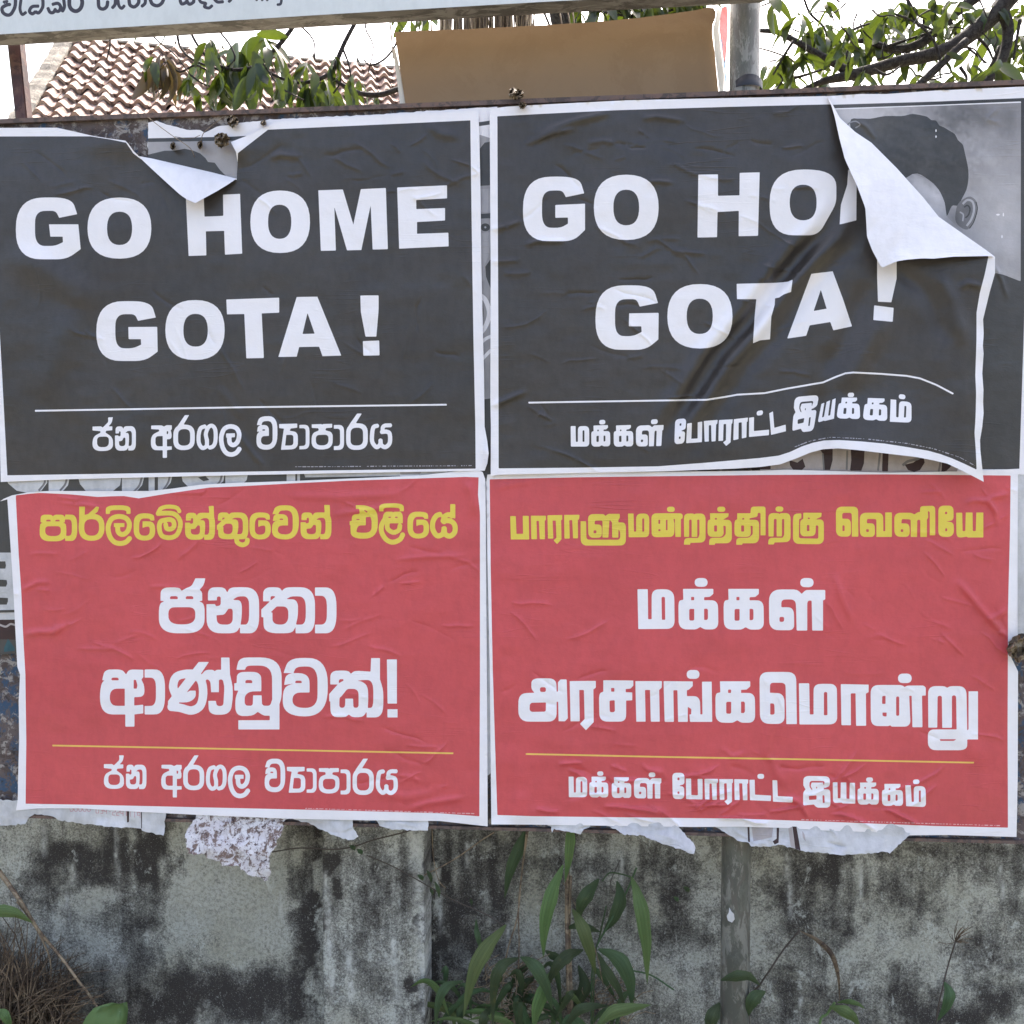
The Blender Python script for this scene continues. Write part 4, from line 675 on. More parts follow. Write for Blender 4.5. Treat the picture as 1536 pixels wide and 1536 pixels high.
# lower right red
RRo = [(731,712),(748,710),(900,708.5),(1140,706),(1180,704.5),(1330,709),(1440,707),(1531,703),(1532,708),(1527,712),(1526.5,800),(1525.5,906),(1523,950),(1512.5,962),(1514,980),(1527,1007),(1526.6,1164),(1524.8,1255.5),(1423,1252.5),(1363,1253),(1300,1248),(1239,1245.8),(1180,1242),(1110,1240),(1040,1240.5),(900,1238.5),(800,1237),(737,1236.6),(734.5,1000),(730.5,800),(729.5,722)]
RRp = [(734.5,719),(860,716),(1140,712.5),(1327,711.5),(1516,713.3),(1515,797),(1512,914),(1512,954),(1511.4,1094),(1512,1241.5),(1400,1239),(1250,1233),(1110,1228),(800,1224.4),(746,1222.5),(742,1100),(739,1000),(736,850)]
b2 = sh(.0080, .0024, 50)
sheet('red_poster', 'lower right red poster with yellow and white blocky Tamil lettering', RRo, 'white',
  [('red', poly(*RRp)), ('yellow', prims(T_RR1)), ('white', prims(T_RR2) + prims(T_RR3)), ('line', [('l', 2.4, np.array([(789,1131),(1000,1135.5),(1200,1139),(1461,1144)]))]), ('microred', micro(1202, 1229.5, 1500, 1238.5, 5))],
  lambda P: b2(P) + .003 * S((P[:, 1] - 1080) / 120) * vnoise(P * [1, 1.3] + 700, 26, 61) * S((1350 - P[:, 0]) / 200),
  creases=rand_creases(34, 780, 1146, 1260, 1226, 41, .12, .0026, (30, 90)) + rand_creases(12, 850, 1195, 1350, 1228, 47, .05, .004, (50, 110)) + rand_creases(18, 1200, 850, 1490, 960, 42, .6) + rand_creases(14, 1350, 720, 1505, 860, 48, .2) + rand_creases(16, 760, 1000, 1480, 1130, 49, .3) + rand_creases(10, 745, 900, 900, 1100, 43) + rand_creases(8, 1180, 1180, 1400, 1230, 44, -.2, .002) +
  [([(1433,872),(1445,881),(1470,912),(1500,945),(1508,953)],4.5,.0035),([(1480,930),(1500,922),(1512,912)],3.5,.002),([(1496,948),(1505,950),(1510,958)],3,.002),([(1443,756),(1460,751),(1482,752),(1492,765),(1496,785)],3.5,.0026),([(1415,1080),(1440,1100),(1480,1150)],16,.0016),([(1480,748),(1500,744),(1514,740)],3,.0018),([(1252,860),(1262,895),(1280,935)],4.5,.0022),([(962,1145),(972,1155),(995,1160)],3.5,.0028),([(740,735),(760,728),(800,722)],5,.002),([(1160,1010),(1150,1130),(1185,1195)],6,.0025),([(1180,1195),(1200,1205),(1215,1232)],4,.0035),([(1080,1120),(1100,1135),(1120,1128)],4,.0018)])
# upper left black
BLo = [(-30,192),(85,191.5),(110,197),(140,204),(165,208),(188,211),(192,215),(200,226),(207,233),(211,237),(240,241),(277,249.5),(320,259),(355,268),(356.5,245),(354,228),(346,213),(372,203),(395,192),(410,184.5),(424.7,181.5),(500,177),(600,171.5),(717.7,166),(719,200),(721,300),(722,400),(726,560),(727,640),(731,662),(733,680),(731,695),(727,706),(500,710),(300,714),(100,719),(1,723),(-3,540),(-30,300)]
BLp = [(-13,204.7),(60,204.5),(136,204.5),(165,209),(189,214),(200,230),(211,238.5),(277,251),(355,270),(357,229.5),(402,194.5),(500,190),(600,185.5),(705.5,180.5),(707,300),(710,500),(713,640),(713.5,703),(500,705.5),(300,708.5),(11,713),(3,560),(-6,400)]
b3 = sh(.0105, .0022, 70)
def hBL(P):
    h = b3(P) + .006 * np.exp(-(((P[:, 0] - 175) / 45) ** 2 + ((P[:, 1] - 215) / 18) ** 2)) + .012 * np.exp(-(((P[:, 0] - 352) / 16) ** 2 + ((P[:, 1] - 225) / 18) ** 2))
    return h + .012 * S((P[:, 0] - 722) / 9) * np.exp(-((P[:, 1] - 685) / 22) ** 2)
sheet('black_poster', 'upper left black poster with large white block letters and a torn corner curling down', BLo, 'white',
  [('black', poly(*BLp)), ('white', prims(T_BL) + prims(T_RL3, lambda P: np.stack([138.7 + (P[:, 0] - 155.8) * 1.0198, P[:, 1] - 506.3 - 12.8 * (P[:, 0] - 155.8) / 441], 1))), ('micro', micro(443, 700.2, 708, 698.4, 8))],
  hBL, creases=rand_creases(34, 20, 210, 700, 300, 71, .1) + rand_creases(16, 300, 400, 700, 600, 72, 1.2) + rand_creases(8, 30, 390, 300, 600, 73, .8) +
  [([(405,238),(420,232),(450,236)],4,.0024),([(350,640),(372,670),(395,700)],4,.0025),([(325,575),(345,605),(366,630)],6,.0018),([(640,186),(660,200),(690,206)],6,.002),([(0,380),(60,400),(120,440),(150,460)],22,.004),([(110,460),(90,520),(60,600)],25,.003),([(330,560),(345,620),(400,700)],16,-.002)])
def flap(name, K, Fr, hK, hF, bul, mat, label, nt=40, nv=14, cat='poster corner', parent=None):
    K = resample(K, 2, closed=False); Fr = resample(Fr, 2, closed=False)
    def at_t(P, t_):
        d = np.concatenate([[0], np.cumsum(np.hypot(*np.diff(P, axis=0).T))]); d /= d[-1]; return np.stack([np.interp(t_, d, P[:, 0]), np.interp(t_, d, P[:, 1])], 1)
    ts = np.linspace(0, 1, nt); A, B = at_t(K, ts), at_t(Fr, ts); V = []; 
    for v in np.linspace(0, 1, nv):
        P = A * (1 - v) + B * v; H = hK(A) * (1 - v) + hF(B, ts) * v + bul * np.sin(np.pi * ts) * math.sqrt(v) * (1 - .45 * v) + (.0022 * vnoise(P + 800, 26, 91) + .0010 * vnoise(P + 800, 9, 92)) * v
        V.append(at_np(P, H))
    V = np.concatenate(V).tolist()
    F = [(j * nt + i, j * nt + i + 1, (j + 1) * nt + i + 1, (j + 1) * nt + i) for j in range(nv - 1) for i in range(nt - 1)]
    return mesh(name, V, F, mat, parent, True)
bl = bpy.data.objects['black_poster']
flap('curled_flap', [(207,234),(227,237.5),(277,249),(320,259),(355,268)], [(207,234),(225,251),(250,274),(270,292),(280,299),(293,304.5),(305,298),(325,287),(340,278),(355,268)], hBL, lambda B, t_: .0115 + .02 * np.sin(np.pi * t_), .010, M['back'], '', parent=bl)
# upper right black
BRo = [(734.5,163),(760,160),(820,156.5),(938,150.5),(1000,149),(1121,146.5),(1200,145),(1238,144),(1246,150),(1251,160.5),(1260,177),(1283,198),(1307,214),(1345,252),(1384,295),(1408,325),(1455,358),(1478,374),(1492.5,385),(1492.5,410),(1484.5,438),(1474.6,479),(1475.5,500),(1474.3,519),(1475.4,530),(1473.4,560),(1475.2,585),(1474.6,603),(1475.4,620),(1473.4,640),(1470,660),(1470.5,675),(1473,699),(1475.6,722.8),(1460,714.5),(1445,707),(1421,695.5),(1400,690.5),(1374,685.5),(1327.5,680),(1290,675.5),(1257,672.5),(1234,674),(1215,679),(1198.6,686),(1170.5,696.5),(1140,700.5),(1100,703),(992,707),(748,712),(736,714),(736.3,640),(735.5,600),(736,400),(735,250)]
BRp = [(746,174.5),(800,171.5),(920,165.5),(1000,163),(1121,159.5),(1246,156.5),(1262,182),(1308,219),(1345,256),(1384,299),(1408,329),(1455,362),(1482.6,385),(1477,412),(1469.7,439.4),(1464.8,469),(1464.8,508.7),(1463,563),(1464.2,590),(1463.5,622.6),(1461.8,650),(1463.5,672),(1465,704.5),(1446,695.5),(1428,687.5),(1410,681),(1393,676.3),(1360,670.5),(1327.5,665.5),(1290,662),(1257,660),(1236,660.8),(1220,664),(1203,669.6),(1185,678),(1168,683.5),(1140,687),(1060,694),(987,699.5),(870,701.5),(748,702.6),(747.5,500),(746.5,300)]
b4 = sh(.0150, .0024, 80)
def hBR(P):
    x, y = P[:, 0], P[:, 1]
    h = b4(P) + .024 * S((x - 1140) / 270) * S((y - 140) / 190) + .020 * np.exp(-((x - 1290) / 95) ** 2) * S((y - 575) / 100)
    h -= .011 * np.exp(-((x - 1228) / 16) ** 2) * S((y - 555) / 60)
    h -= .008 * S((x - 1440) / 35) * S((y - 420) / 60)
    h += .0016 * np.sin(y / 9.0) * S((x - 1450) / 25) * S((y - 430) / 60)
    return h
dx = lambda pts, k: [(x + k, y + k * .55) for x, y in pts]
dg = [(1262,300),(1238,345),(1205,378),(1160,430),(1120,485),(1075,535),(1040,590),(985,668)]
cols = [(853,1165,1196,856,639.2,856,670),(881,1165.3,1196,884,638.8,884,670),(947,1166,1197,950,637.5,950,669.5),(992,1167,1198,995.5,637,993.5,669),(1008,1167.5,1198.5,1012,637,1010.5,666.5),(1029,1168,1198.5,1031,635.5,1029,664.7),(1054,1168.3,1199,1053.5,632.3,1053,663),(1057,1168.5,1199.3,1056,631.5,1056.5,662.8),(1077,1168.5,1199.5,1076.5,630,1075,661.5),(1100,1168.7,1199.6,1099.5,629,1098,660.5),(1124,1169.7,1200.3,1123.5,626.7,1122.5,655.5),(1156,1170.5,1201.8,1153.5,623,1153,653),(1158.7,1170.5,1202.5,1154,620,1156,652.5),(1189,1172.5,1203.9,1177,610,1179,647),(1204.7,1173,1207,1191,606,1188.5,645),(1246,1173,1208,1228,602,1221,642),(1249,1173.5,1205,1232,606,1226,634.7),(1283,1174,1205.5,1254,597,1251,628),(1286,1174,1207,1259,596.5,1254,627.5),(1318,1174.5,1207,1289,597,1290,628.7),(1323,1176,1208.5,1298,597,1294,629.5),(1354.7,1176.5,1209,1331,598.5,1331,631.7),(1358,1178,1209,1336,599,1333.5,632.5),(1389,1179,1211,1368,603,1367,634.2)]
CC = np.array(cols)
def warpT(P):
    g = [np.interp(P[:, 0], CC[:, 0], CC[:, k]) for k in range(1, 7)]
    v = (P[:, 1] - g[0]) / (g[1] - g[0])
    return np.stack([g[2] * (1 - v) + g[4] * v, g[3] * (1 - v) + g[5] * v], 1)
br = sheet('black_poster', 'upper right black poster with white block letters, its corner folded down', BRo, 'white',
  [('black', poly(*BRp)), ('white', prims(T_BR) + prims(T_RR3, warpT)), ('micro', micro(1192, 0, 1462, 0, 9, ([1180,1192,1215,1245,1262,1300,1360,1400,1440,1465], [675,670.5,661.5,656,656.5,658.5,665,673,686,700])))],
  hBR, creases=[(dg, 10, -.0056), (dx(dg, 19), 9, .0055), (dx(dg, -19), 10, .0040), (dx(dg, 42), 12, -.0030), ([(786,217),(830,200),(865,192)],3.4,.0028), ([(800,206),(850,185),(920,167)],5,.003), ([(736,345),(765,338),(785,330)],3.2,.0024), ([(736,393),(760,392),(780,390)],3,.0015), ([(785,368),(805,362),(850,362)],3.2,.0024), ([(735,610),(755,602),(790,587)],3.5,.0028), ([(880,215),(905,211),(925,215)],3.2,.0015), ([(960,178),(985,175),(1030,182)],3.4,.002), ([(970,272),(990,272),(1010,274)],3,.0016), ([(1475,430),(1452,425),(1440,432)],4,.0025), ([(1400,400),(1430,450),(1445,520)],10,.003), ([(1340,400),(1390,440),(1420,520)],12,-.003), ([(1330,470),(1290,540),(1265,590)],16,.0045), ([(1300,420),(1262,520),(1225,570)],14,-.004), ([(1010,245),(1030,256),(1045,262)],2.6,.001)]
  + rand_creases(46, 742, 200, 1190, 560, 81, .02) + rand_creases(10, 755, 540, 1000, 680, 82) + rand_creases(10, 800, 165, 1200, 260, 83, .12), step=4.6)
flap('folded_corner', [(1241,145.5),(1250,160),(1260,177),(1283,198.5),(1307,214),(1345,253),(1384,296),(1408,325.5),(1455,359),(1478,375),(1492,385)],
     [(1241,145.5),(1247,158),(1252,175),(1259,207),(1267,238),(1276,258),(1285,277),(1298,312),(1299.5,335),(1300.5,355),(1308,375),(1316,390),(1322.7,401.7),(1333,397),(1345,392),(1360,389.5),(1384,387.5),(1400,388),(1430,385),(1482,384),(1492,385)], hBR, lambda B, t_: hBR(B) + .004 + .030 * np.sin(np.pi * t_) ** .8, .010, M['back'], '', nt=90, nv=20, parent=br)
# ------------------------------------------------------------------ plants at the foot of the wall
def blade(name, C, wpx, Y, mat, parent, twist=0.0, bow=.02, n=12, fold=.25):
    """long leaf along a traced centre line, with a mid-rib fold and its own depth"""
    q = catmull([np.array(c) for c in C], n=max(2, int(n / (len(C) - 1)))); m = len(q); V = []
    for i, c in enumerate(q):
        u = i / (m - 1); w = wpx * .5 * 1.06 * min(1, (u + .02) / .40) ** .75 * (1 - max(0, (u - .40) / .60) ** 1.6); a = np.array(q[max(i - 1, 0)]); b = np.array(q[min(i + 1, m - 1)])
        t_ = (b - a) / (np.hypot(*(b - a)) + 1e-9); nn = np.array([-t_[1], t_[0]]); y = Y - bow * math.sin(math.pi * u)
        for s_ in (-1, -.5, 0, .5, 1):
            p = c + nn * w * s_ * (1 + .05 * math.sin(u * 23 + s_)); V.append(at(p[0], p[1], y + abs(s_) * w * .0012 * fold * 2 + s_ * twist * w * .0012))
    F = [(5 * i + j, 5 * i + j + 1, 5 * i + 6 + j, 5 * i + 5 + j) for i in range(m - 1) for j in range(4)]
    o = mesh(name, V, F, mat, parent, True); uv = o.data.uv_layers.new(name='UVMap')
    for lp in o.data.loops: uv.data[lp.index].uv = ((lp.vertex_index % 5) / 4 + Y * 7, (lp.vertex_index // 5) / m)
    return o
def cs(ox, oy, sc, pts): return [(ox + x / sc, oy + y / sc) for x, y in pts]
A = (630, 1240, 4.042)
gp = empty('broad_leaf_grass', at(850, 1700, .1) * 1.0, 'clump of broad bladed green grass growing up the wall left of the round pole', 'plant')
gp.location.z = 0
LV = [([(915,-60),(912,60),(900,200),(878,345)],70,'grassleaf',.10),([(868,232),(800,400),(755,600),(748,800)],100,'grassleaf',.08),([(662,-20),(600,130),(545,270),(512,440)],85,'grassdark',.14),([(925,500),(980,600),(1030,750),(1068,900)],92,'grassleaf',.07),([(1283,305),(1335,470),(1370,700),(1378,960)],100,'grassleaf',.07),([(1085,315),(1020,400),(975,480),(965,570)],100,'grassdark',.13),([(1195,330),(1215,440),(1170,560),(1105,650)],92,'grassdark',.13),([(522,595),(400,740),(320,900),(262,1160)],112,'grassleaf',.06),([(600,795),(500,840),(450,960),(440,1230)],84,'grassdark',.08),([(260,935),(160,970),(110,1070),(92,1230)],66,'grassdark',.09),([(990,748),(900,780),(820,860),(770,980)],92,'grassdark',.09),([(1080,742),(1200,800),(1270,930),(1285,1110)],112,'grassdark',.08),([(1075,760),(1130,870),(1200,980),(1250,1110)],62,'grassdark',.09),([(610,790),(690,840),(760,960),(805,1120)],95,'grassdark',.08),([(880,1230),(950,1120),(1040,1090),(1150,1085)],76,'grassdark',.09),([(1060,1230),(1160,1130),(1280,1100),(1405,1080)],96,'grassleaf',.05),([(790,880),(745,1000),(705,1120),(690,1240)],96,'grassleaf',.09),([(960,840),(1000,960),(960,1060),(930,1150)],90,'grassdark',.14),([(700,900),(640,960),(560,1100),(520,1260)],80,'grassdark',.13),([(880,620),(960,600),(1040,620),(1095,640)],60,'grassdark',.13),([(340,560),(345,640),(365,720),(380,800)],40,'grassdark',.14),([(300,1010),(260,1080),(240,1160),(245,1240)],60,'grassdark',.12),([(580,1010),(600,1090),(640,1170),(700,1250)],80,'grassdark',.12),([(1010,1250),(960,1190),(900,1160),(850,1230)],70,'grassdark',.10),([(430,1090),(400,1140),(380,1200),(390,1260)],70,'grassdark',.11),([(760,750),(800,780),(840,800),(870,860)],60,'grassdark',.14)]
for k in range(34):
    x = random.choice([random.uniform(60, 700), random.uniform(500, 1250)]); y = random.uniform(1000, 1230); a = random.gauss(-1.57, .7); L = random.uniform(260, 480); sg_ = random.choice([-1, 1])
    LV.append(([(x, y + 60), (x + L * .4 * math.cos(a), y + 60 + L * .45 * math.sin(a)), (x + L * .75 * math.cos(a) + sg_ * 25, y + 60 + L * .62 * math.sin(a)), (x + L * math.cos(a) + sg_ * 70, y + 60 + L * .5 * math.sin(a))], random.uniform(36, 56), random.choice(['grassdark', 'grassdark', 'grassleaf']), random.uniform(.1, .17)))
for C, w, m_, Y in LV: blade('leaf', cs(*A, C), .84 * w / 4.042, Y, M[m_], gp, twist=random.uniform(-.5, .5), bow=random.uniform(.01, .035))
def stem(name, P, r, mat, parent, Y=.12, o=A): return tube(name, [at(*p, Y + .01 * math.sin(i * 2.1)) for i, p in enumerate(cs(*o, P))], r, mat, parent, 6, 4)
stem('stem', [(895,235),(890,500),(895,800),(905,1196),(905,1700)], .0042, M['straw'], gp)
stem('stem', [(915,300),(905,600),(915,900),(920,1196),(920,1700)], .0028, M['straw'], gp)
stem('stem', [(650,0),(615,300),(590,550),(520,800),(490,1196),(480,1700)], .0016, M['straw'], gp)
stem('stem', [(660,0),(600,420),(600,780),(570,1196),(560,1700)], .0013, M['straw'], gp)
stem('stem', [(1312,250),(1250,400),(1140,600),(1060,760),(1040,1000),(1040,1700)], .0018, M['grassdark'], gp)
stem('stem', [(1105,330),(1150,280),(1230,290),(1285,310)], .0014, M['grassdark'], gp)
stem('stem', [(870,340),(940,470),(1060,740),(1110,960)], .0011, M['straw'], gp)
stem('stem', [(1130,480),(1090,660),(1060,800),(1050,1200),(1050,1700)], .0016, M['grassdark'], gp)
stem('stem', [(1270,870),(1400,900),(1540,990)], .0016, M['grassdark'], gp)
stem('stem', [(240,1000),(235,1150),(240,1700)], .002, M['grassdark'], gp); stem('stem', [(440,1000),(455,1200),(450,1700)], .002, M['grassdark'], gp)
V, F = [], []
for k in range(70):
    x0 = random.uniform(380, 700); y0 = random.uniform(880, 1250); a = random.gauss(-1.2, .9); L = random.uniform(80, 260)
    P = [(x0 + L * u * math.cos(a + u), y0 + L * u * math.sin(a + u * .8)) for u in (0, .33, .66, 1)]
    tube_geo([at(*p, .11 + .03 * random.random()) for p in cs(*A, P)], .0009, 4, V, F)
for k in range(60):
    x0 = random.uniform(950, 1300); y0 = random.uniform(950, 1250); a = random.gauss(-2.2, .8); L = random.uniform(60, 220)
    P = [(x0 + L * u * math.cos(a + u), y0 + L * u * math.sin(a + u * .8)) for u in (0, .33, .66, 1)]
    tube_geo([at(*p, .12 + .03 * random.random()) for p in cs(*A, P)], .0008, 4, V, F)
tag(mesh('dry_twigs', V, F, M['straw'], gp), kind='stuff')
# weeds right of the pole
B5 = (1040, 1240, 5.19)
w1 = empty('weed', at(1130, 1720, .09), 'thin arching green weed growing close beside the foot of the round pole', 'plant'); w1.location.z = 0
blade('leaf', cs(*B5, [(215,1195),(320,1165),(430,1165),(525,1240)]), 85/5.19, .0, M['grassdark'], w1)
blade('leaf', cs(*B5, [(562,1283),(490,1320),(445,1390),(428,1480)]), 110/5.19, .05, M['grassdark'], w1)
blade('leaf', cs(*B5, [(205,1370),(160,1450),(130,1540),(110,1640)]), 110/5.19, .05, M['grassdark'], w1)
blade('leaf', cs(*B5, [(830,812),(960,880),(1080,1000),(1130,1180),(1140,1370)]), 40/5.19, .15, M['thatch'], w1)
stem('stem', [(825,808),(700,960),(600,1110),(520,1230),(440,1400),(420,2200)], .0017, M['twig'], w1, .15, B5)
w2 = empty('weed', at(1240, 1720, .09), 'low green weed with slender leaves at the bottom between the pole and the seeding weed', 'plant'); w2.location.z = 0
blade('leaf', cs(*B5, [(1060,1400),(1160,1430),(1240,1480),(1300,1560)]), 90/5.19, .08, M['grassleaf'], w2)
blade('leaf', cs(*B5, [(1120,1370),(1200,1360),(1280,1380),(1340,1420)]), 40/5.19, .12, M['grassleaf'], w2)
stem('stem', [(1100,1370),(1040,1460),(980,1560),(960,2200)], .0025, M['grassleaf'], w2, .14, B5)
C5 = (1300, 1240, 5.19)
w3 = empty('weed', at(1400, 1720, .09), 'slender weed with one oval leaf and a feathery seed head at the lower right', 'plant'); w3.location.z = 0
blade('leaf', cs(*C5, [(605,1210),(645,1300),(620,1400),(545,1520)]), 92/5.19, .06, M['grassdark'], w3)
stem('stem', [(690,900),(640,1060),(600,1220),(540,1536),(520,2200)], .0014, M['twig'], w3, .12, C5)
V, F = [], []
for k in range(26):
    a = random.gauss(-1.15, .55); L = random.uniform(40, 180); tube_geo([at(*p, .13 + .02 * random.random()) for p in cs(*C5, [(690,900),(690 + L * .5 * math.cos(a), 900 + L * .5 * math.sin(a)),(690 + L * math.cos(a + .2), 900 + L * math.sin(a + .2))])], .0006, 4, V, F)
tag(mesh('seed_head', V, F, M['thatch'], w3), kind='stuff')
# left foot: dry grass, stalk, broad leaf
L5 = (0, 1260, 5.12)
V, F = [], []
for k in range(900):
    x0 = random.uniform(-250, 480); y0 = 1480 + random.uniform(-120, 300); a = random.gauss(-1.57 + (x0 - 250) * -.0006, .5); L = random.uniform(200, 980) * (1 - .5 * min(1, max(0, x0 - 200) / 300)) * .9
    P = [(x0 + L * u * math.cos(a + k2 * u), y0 + L * u * math.sin(a + k2 * u)) for u in (0, .25, .5, .75, 1) for k2 in (((k % 7) - 3) * .25,)]
    Y = random.uniform(.0, .17); tube_geo([at(*p, Y) for p in cs(*L5, P)], [.0015, .0014, .0012, .001, .0005], 4, V, F)
tag(mesh('dry_grass', V, F, M['thatch']), 'tangle of dry brown grass stalks heaped against the wall at the lower left', 'dry grass', kind='stuff')
w4 = empty('dry_stalk', at(150, 1720, .05), 'long dry brown grass stalk leaning across the wall at the lower left', 'plant'); w4.location.z = 0
stem('stem', [(-200,-20),(0,250),(150,460),(300,700),(460,890),(600,1080),(740,1275),(1100,1900)], [.0045,.0042,.0036,.003,.0026,.0022,.002,.002], M['straw'], w4, .03, L5)
stem('stem', [(130,470),(230,600),(330,780),(390,960),(380,1300),(380,1900)], [.002,.0018,.0016,.0014,.0012,.0012], M['straw'], w4, .05, L5)
blade('leaf', cs(*L5, [(-120,560),(0,545),(120,560),(255,640)]), 95/5.12, .02, M['grassleaf'], w4)
w5 = empty('broad_leaf_plant', at(165, 1720, .0), 'broad heart shaped green leaf poking up at the bottom left of the wall', 'plant'); w5.location.z = 0
V = []; F = []
rim = cs(*L5, [(600,1480),(660,1360),(720,1290),(800,1262),(860,1248),(915,1258),(975,1243),(985,1300),(975,1400),(930,1480),(850,1560),(700,1580)]); cc = cs(*L5, [(905,1262)])[0]
V.append(at(*cc, .0)); 
for ring, y_ in ((.35, -.012), (.7, -.016), (1.0, .004)):
    for p in rim: V.append(at(cc[0] + (p[0] - cc[0]) * ring, cc[1] + (p[1] - cc[1]) * ring, y_ + .004 * math.sin(p[0] * .3)))
n = len(rim); F = [(0, 1 + i, 1 + (i + 1) % n) for i in range(n)] + [(1 + k * n + i, 1 + (k + 1) * n + i, 1 + (k + 1) * n + (i + 1) % n, 1 + k * n + (i + 1) % n) for k in range(2) for i in range(n)]
mesh('leaf', V, F, M['grassleaf'], w5, True); stem('stem', [(905,1262),(880,1420),(860,1800),(850,2300)], .002, M['grassleaf'], w5, .02, L5)
blade('leaf', cs(*L5, [(-60,1330),(20,1330),(60,1400),(80,1500)]), 80/5.12, .0, M['grassleaf'], w5)
vine = empty('vine', at(520, 1270, .12), 'thin straggling vine with tiny leaves crossing the pilaster', 'vine')
Q = (0, 0, 1)
stem('stem', [(408,1278),(450,1272),(500,1274),(530,1270),(560,1260),(600,1250),(640,1238)], .0013, M['twig'], vine, .095, Q)
stem('stem', [(550,1283),(590,1300),(630,1322),(680,1350),(730,1372),(757,1390)], .0011, M['twig'], vine, .095, Q)
stem('stem', [(636,1313),(680,1290),(720,1262),(742,1248)], .0012, M['straw'], vine, .09, Q)
stem('stem', [(648,1240),(650,1285),(658,1320),(668,1332)], .0009, M['straw'], vine, .09, Q)
stem('stem', [(930,1290),(915,1330),(940,1345)], .0008, M['twig'], vine, .14, Q)
for x, y, w_, h_ in [(640,1305,14,20),(652,1322,14,26),(524,1268,16,8),(535,1274,16,8),(626,1312,16,9),(645,1332,8,12),(705,1348,5,10),(1025,1330,16,9),(1010,1345,14,8)]:
    blade('leaf', [(x, y), (x + w_ * .4, y + h_ * .5), (x + w_ * .5, y + h_)], max(5, w_ * .45), .095, M['grassdark'], vine, n=6)
# ------------------------------------------------------------------ dried leaves caught on the hoarding
def crumple(label, px, py, w, h, Y, seed, cat='dried leaf', mat='dry', grp=None):
    r = random.Random(seed); nn = 9; V = []; F = []
    for j in range(nn):
        for i in range(nn):
            u, v = i / (nn - 1) * 2 - 1, j / (nn - 1) * 2 - 1; k = math.sqrt(max(0, 1 - .45 * u * u)) * (.75 + .25 * r.random())
            V.append(at(px + u * w / 2 * math.sqrt(1 - .5 * v * v) + r.gauss(0, w * .04), py + v * h / 2 * k + r.gauss(0, h * .04), Y + r.gauss(0, .005) + .006 * math.sin(u * 4 + v * 3)))
    F = [(j * nn + i, j * nn + i + 1, (j + 1) * nn + i + 1, (j + 1) * nn + i) for j in range(nn - 1) for i in range(nn - 1)]
    o = tag(mesh('dried_leaf', V, F, M[mat], None, False), label, cat, grp); return o
crumple('curled brown dried leaf hanging in the torn hole of the upper left poster', 333, 210, 24, 26, -.02, 1)
crumple('small tan dried leaf stuck on the rusty rail above the torn hole', 349, 182, 17, 20, -.012, 2)
crumple('tiny dark shrivelled leaf left of the curled brown leaf in the torn hole', 300, 217, 8, 15, -.014, 3)
crumple('tiny grey shrivelled leaf hanging leftmost in the torn hole', 259, 219, 8, 14, -.014, 4)
crumple('dark dried leaf clump on the rail under the brown placard', 774, 141, 22, 20, -.02, 5)
crumple('round brown seed husk on the top edge of the upper right poster', 784, 158, 12, 11, -.022, 6, 'seed husk')
crumple('frayed dry brown leaf bundle at the right edge beside the lower right red poster', 1527, 973, 34, 44, -.028, 7)
crumple('tiny dark leaf fleck on the rail right of the torn hole', 395, 184, 9, 10, -.01, 8)
tw = empty('dry_tendril', at(300, 200, -.02), 'thin dry tendril trailing over the torn hole of the upper left poster', 'tendril')
stem('tendril', [(222,176),(240,190),(262,206),(285,222),(292,236)], .0006, M['straw'], tw, -.018, Q)
stem('tendril', [(338,174),(318,188),(305,200),(301,215)], .0006, M['straw'], tw, -.018, Q)
stem('tendril', [(262,205),(285,208),(300,203)], .0005, M['straw'], tw, -.018, Q)
# ------------------------------------------------------------------ tiled house behind
R0 = atd(112, 60, 12.0)
def ridge_pt(px, py, z):
    d = ray(px, py); return CAM + d * ((z - CAM.z) / d.z)
R1 = ridge_pt(592, 104, R0.z); ev = (R1 - R0).normalized(); nv_ = Vector((ev.y, -ev.x, 0))
PIT = R(43); dn = nv_ * math.cos(PIT) + Vector((0, 0, -math.sin(PIT))); up = ev.cross(dn).normalized(); up = up if up.z > 0 else -up
TW, TH = (R1 - R0).length / 21.5, .262
hb = R0 + nv_ * 2.2; house = empty('house', (R0.x + 3, R0.y, 0), 'house with a sunlit red clay tiled roof behind the left half of the hoarding', 'house')
RL_ = 9.0; EL = 12 * TH
def quadslab(name, o_, a, b, la, lb, th, mat, parent):
    V = [o_, o_ + a * la, o_ + a * la + b * lb, o_ + b * lb]; V = V + [v - up * th for v in V]
    return mesh(name, V, [(0, 1, 2, 3), (7, 6, 5, 4), (0, 4, 5, 1), (1, 5, 6, 2), (2, 6, 7, 3), (3, 7, 4, 0)], mat, parent)
roof = quadslab('roof', R0 - up * .03, ev, dn, RL_, EL, .06, M['mortar'], house)
def back_roof():
    b = -nv_ * math.cos(PIT) + Vector((0, 0, -math.sin(PIT))); o_ = R0 - up * .03
    V = [o_, o_ + ev * RL_, o_ + ev * RL_ + b * EL, o_ + b * EL]; V += [v - Vector((0, 0, .1)) for v in V]
    return mesh('roof', V, [(3, 2, 1, 0), (4, 5, 6, 7), (0, 1, 5, 4), (1, 2, 6, 5), (2, 3, 7, 6), (3, 0, 4, 7)], M['tile'], house)
back_roof()
ew = R0 + dn * (EL - .35); wz = ew.z
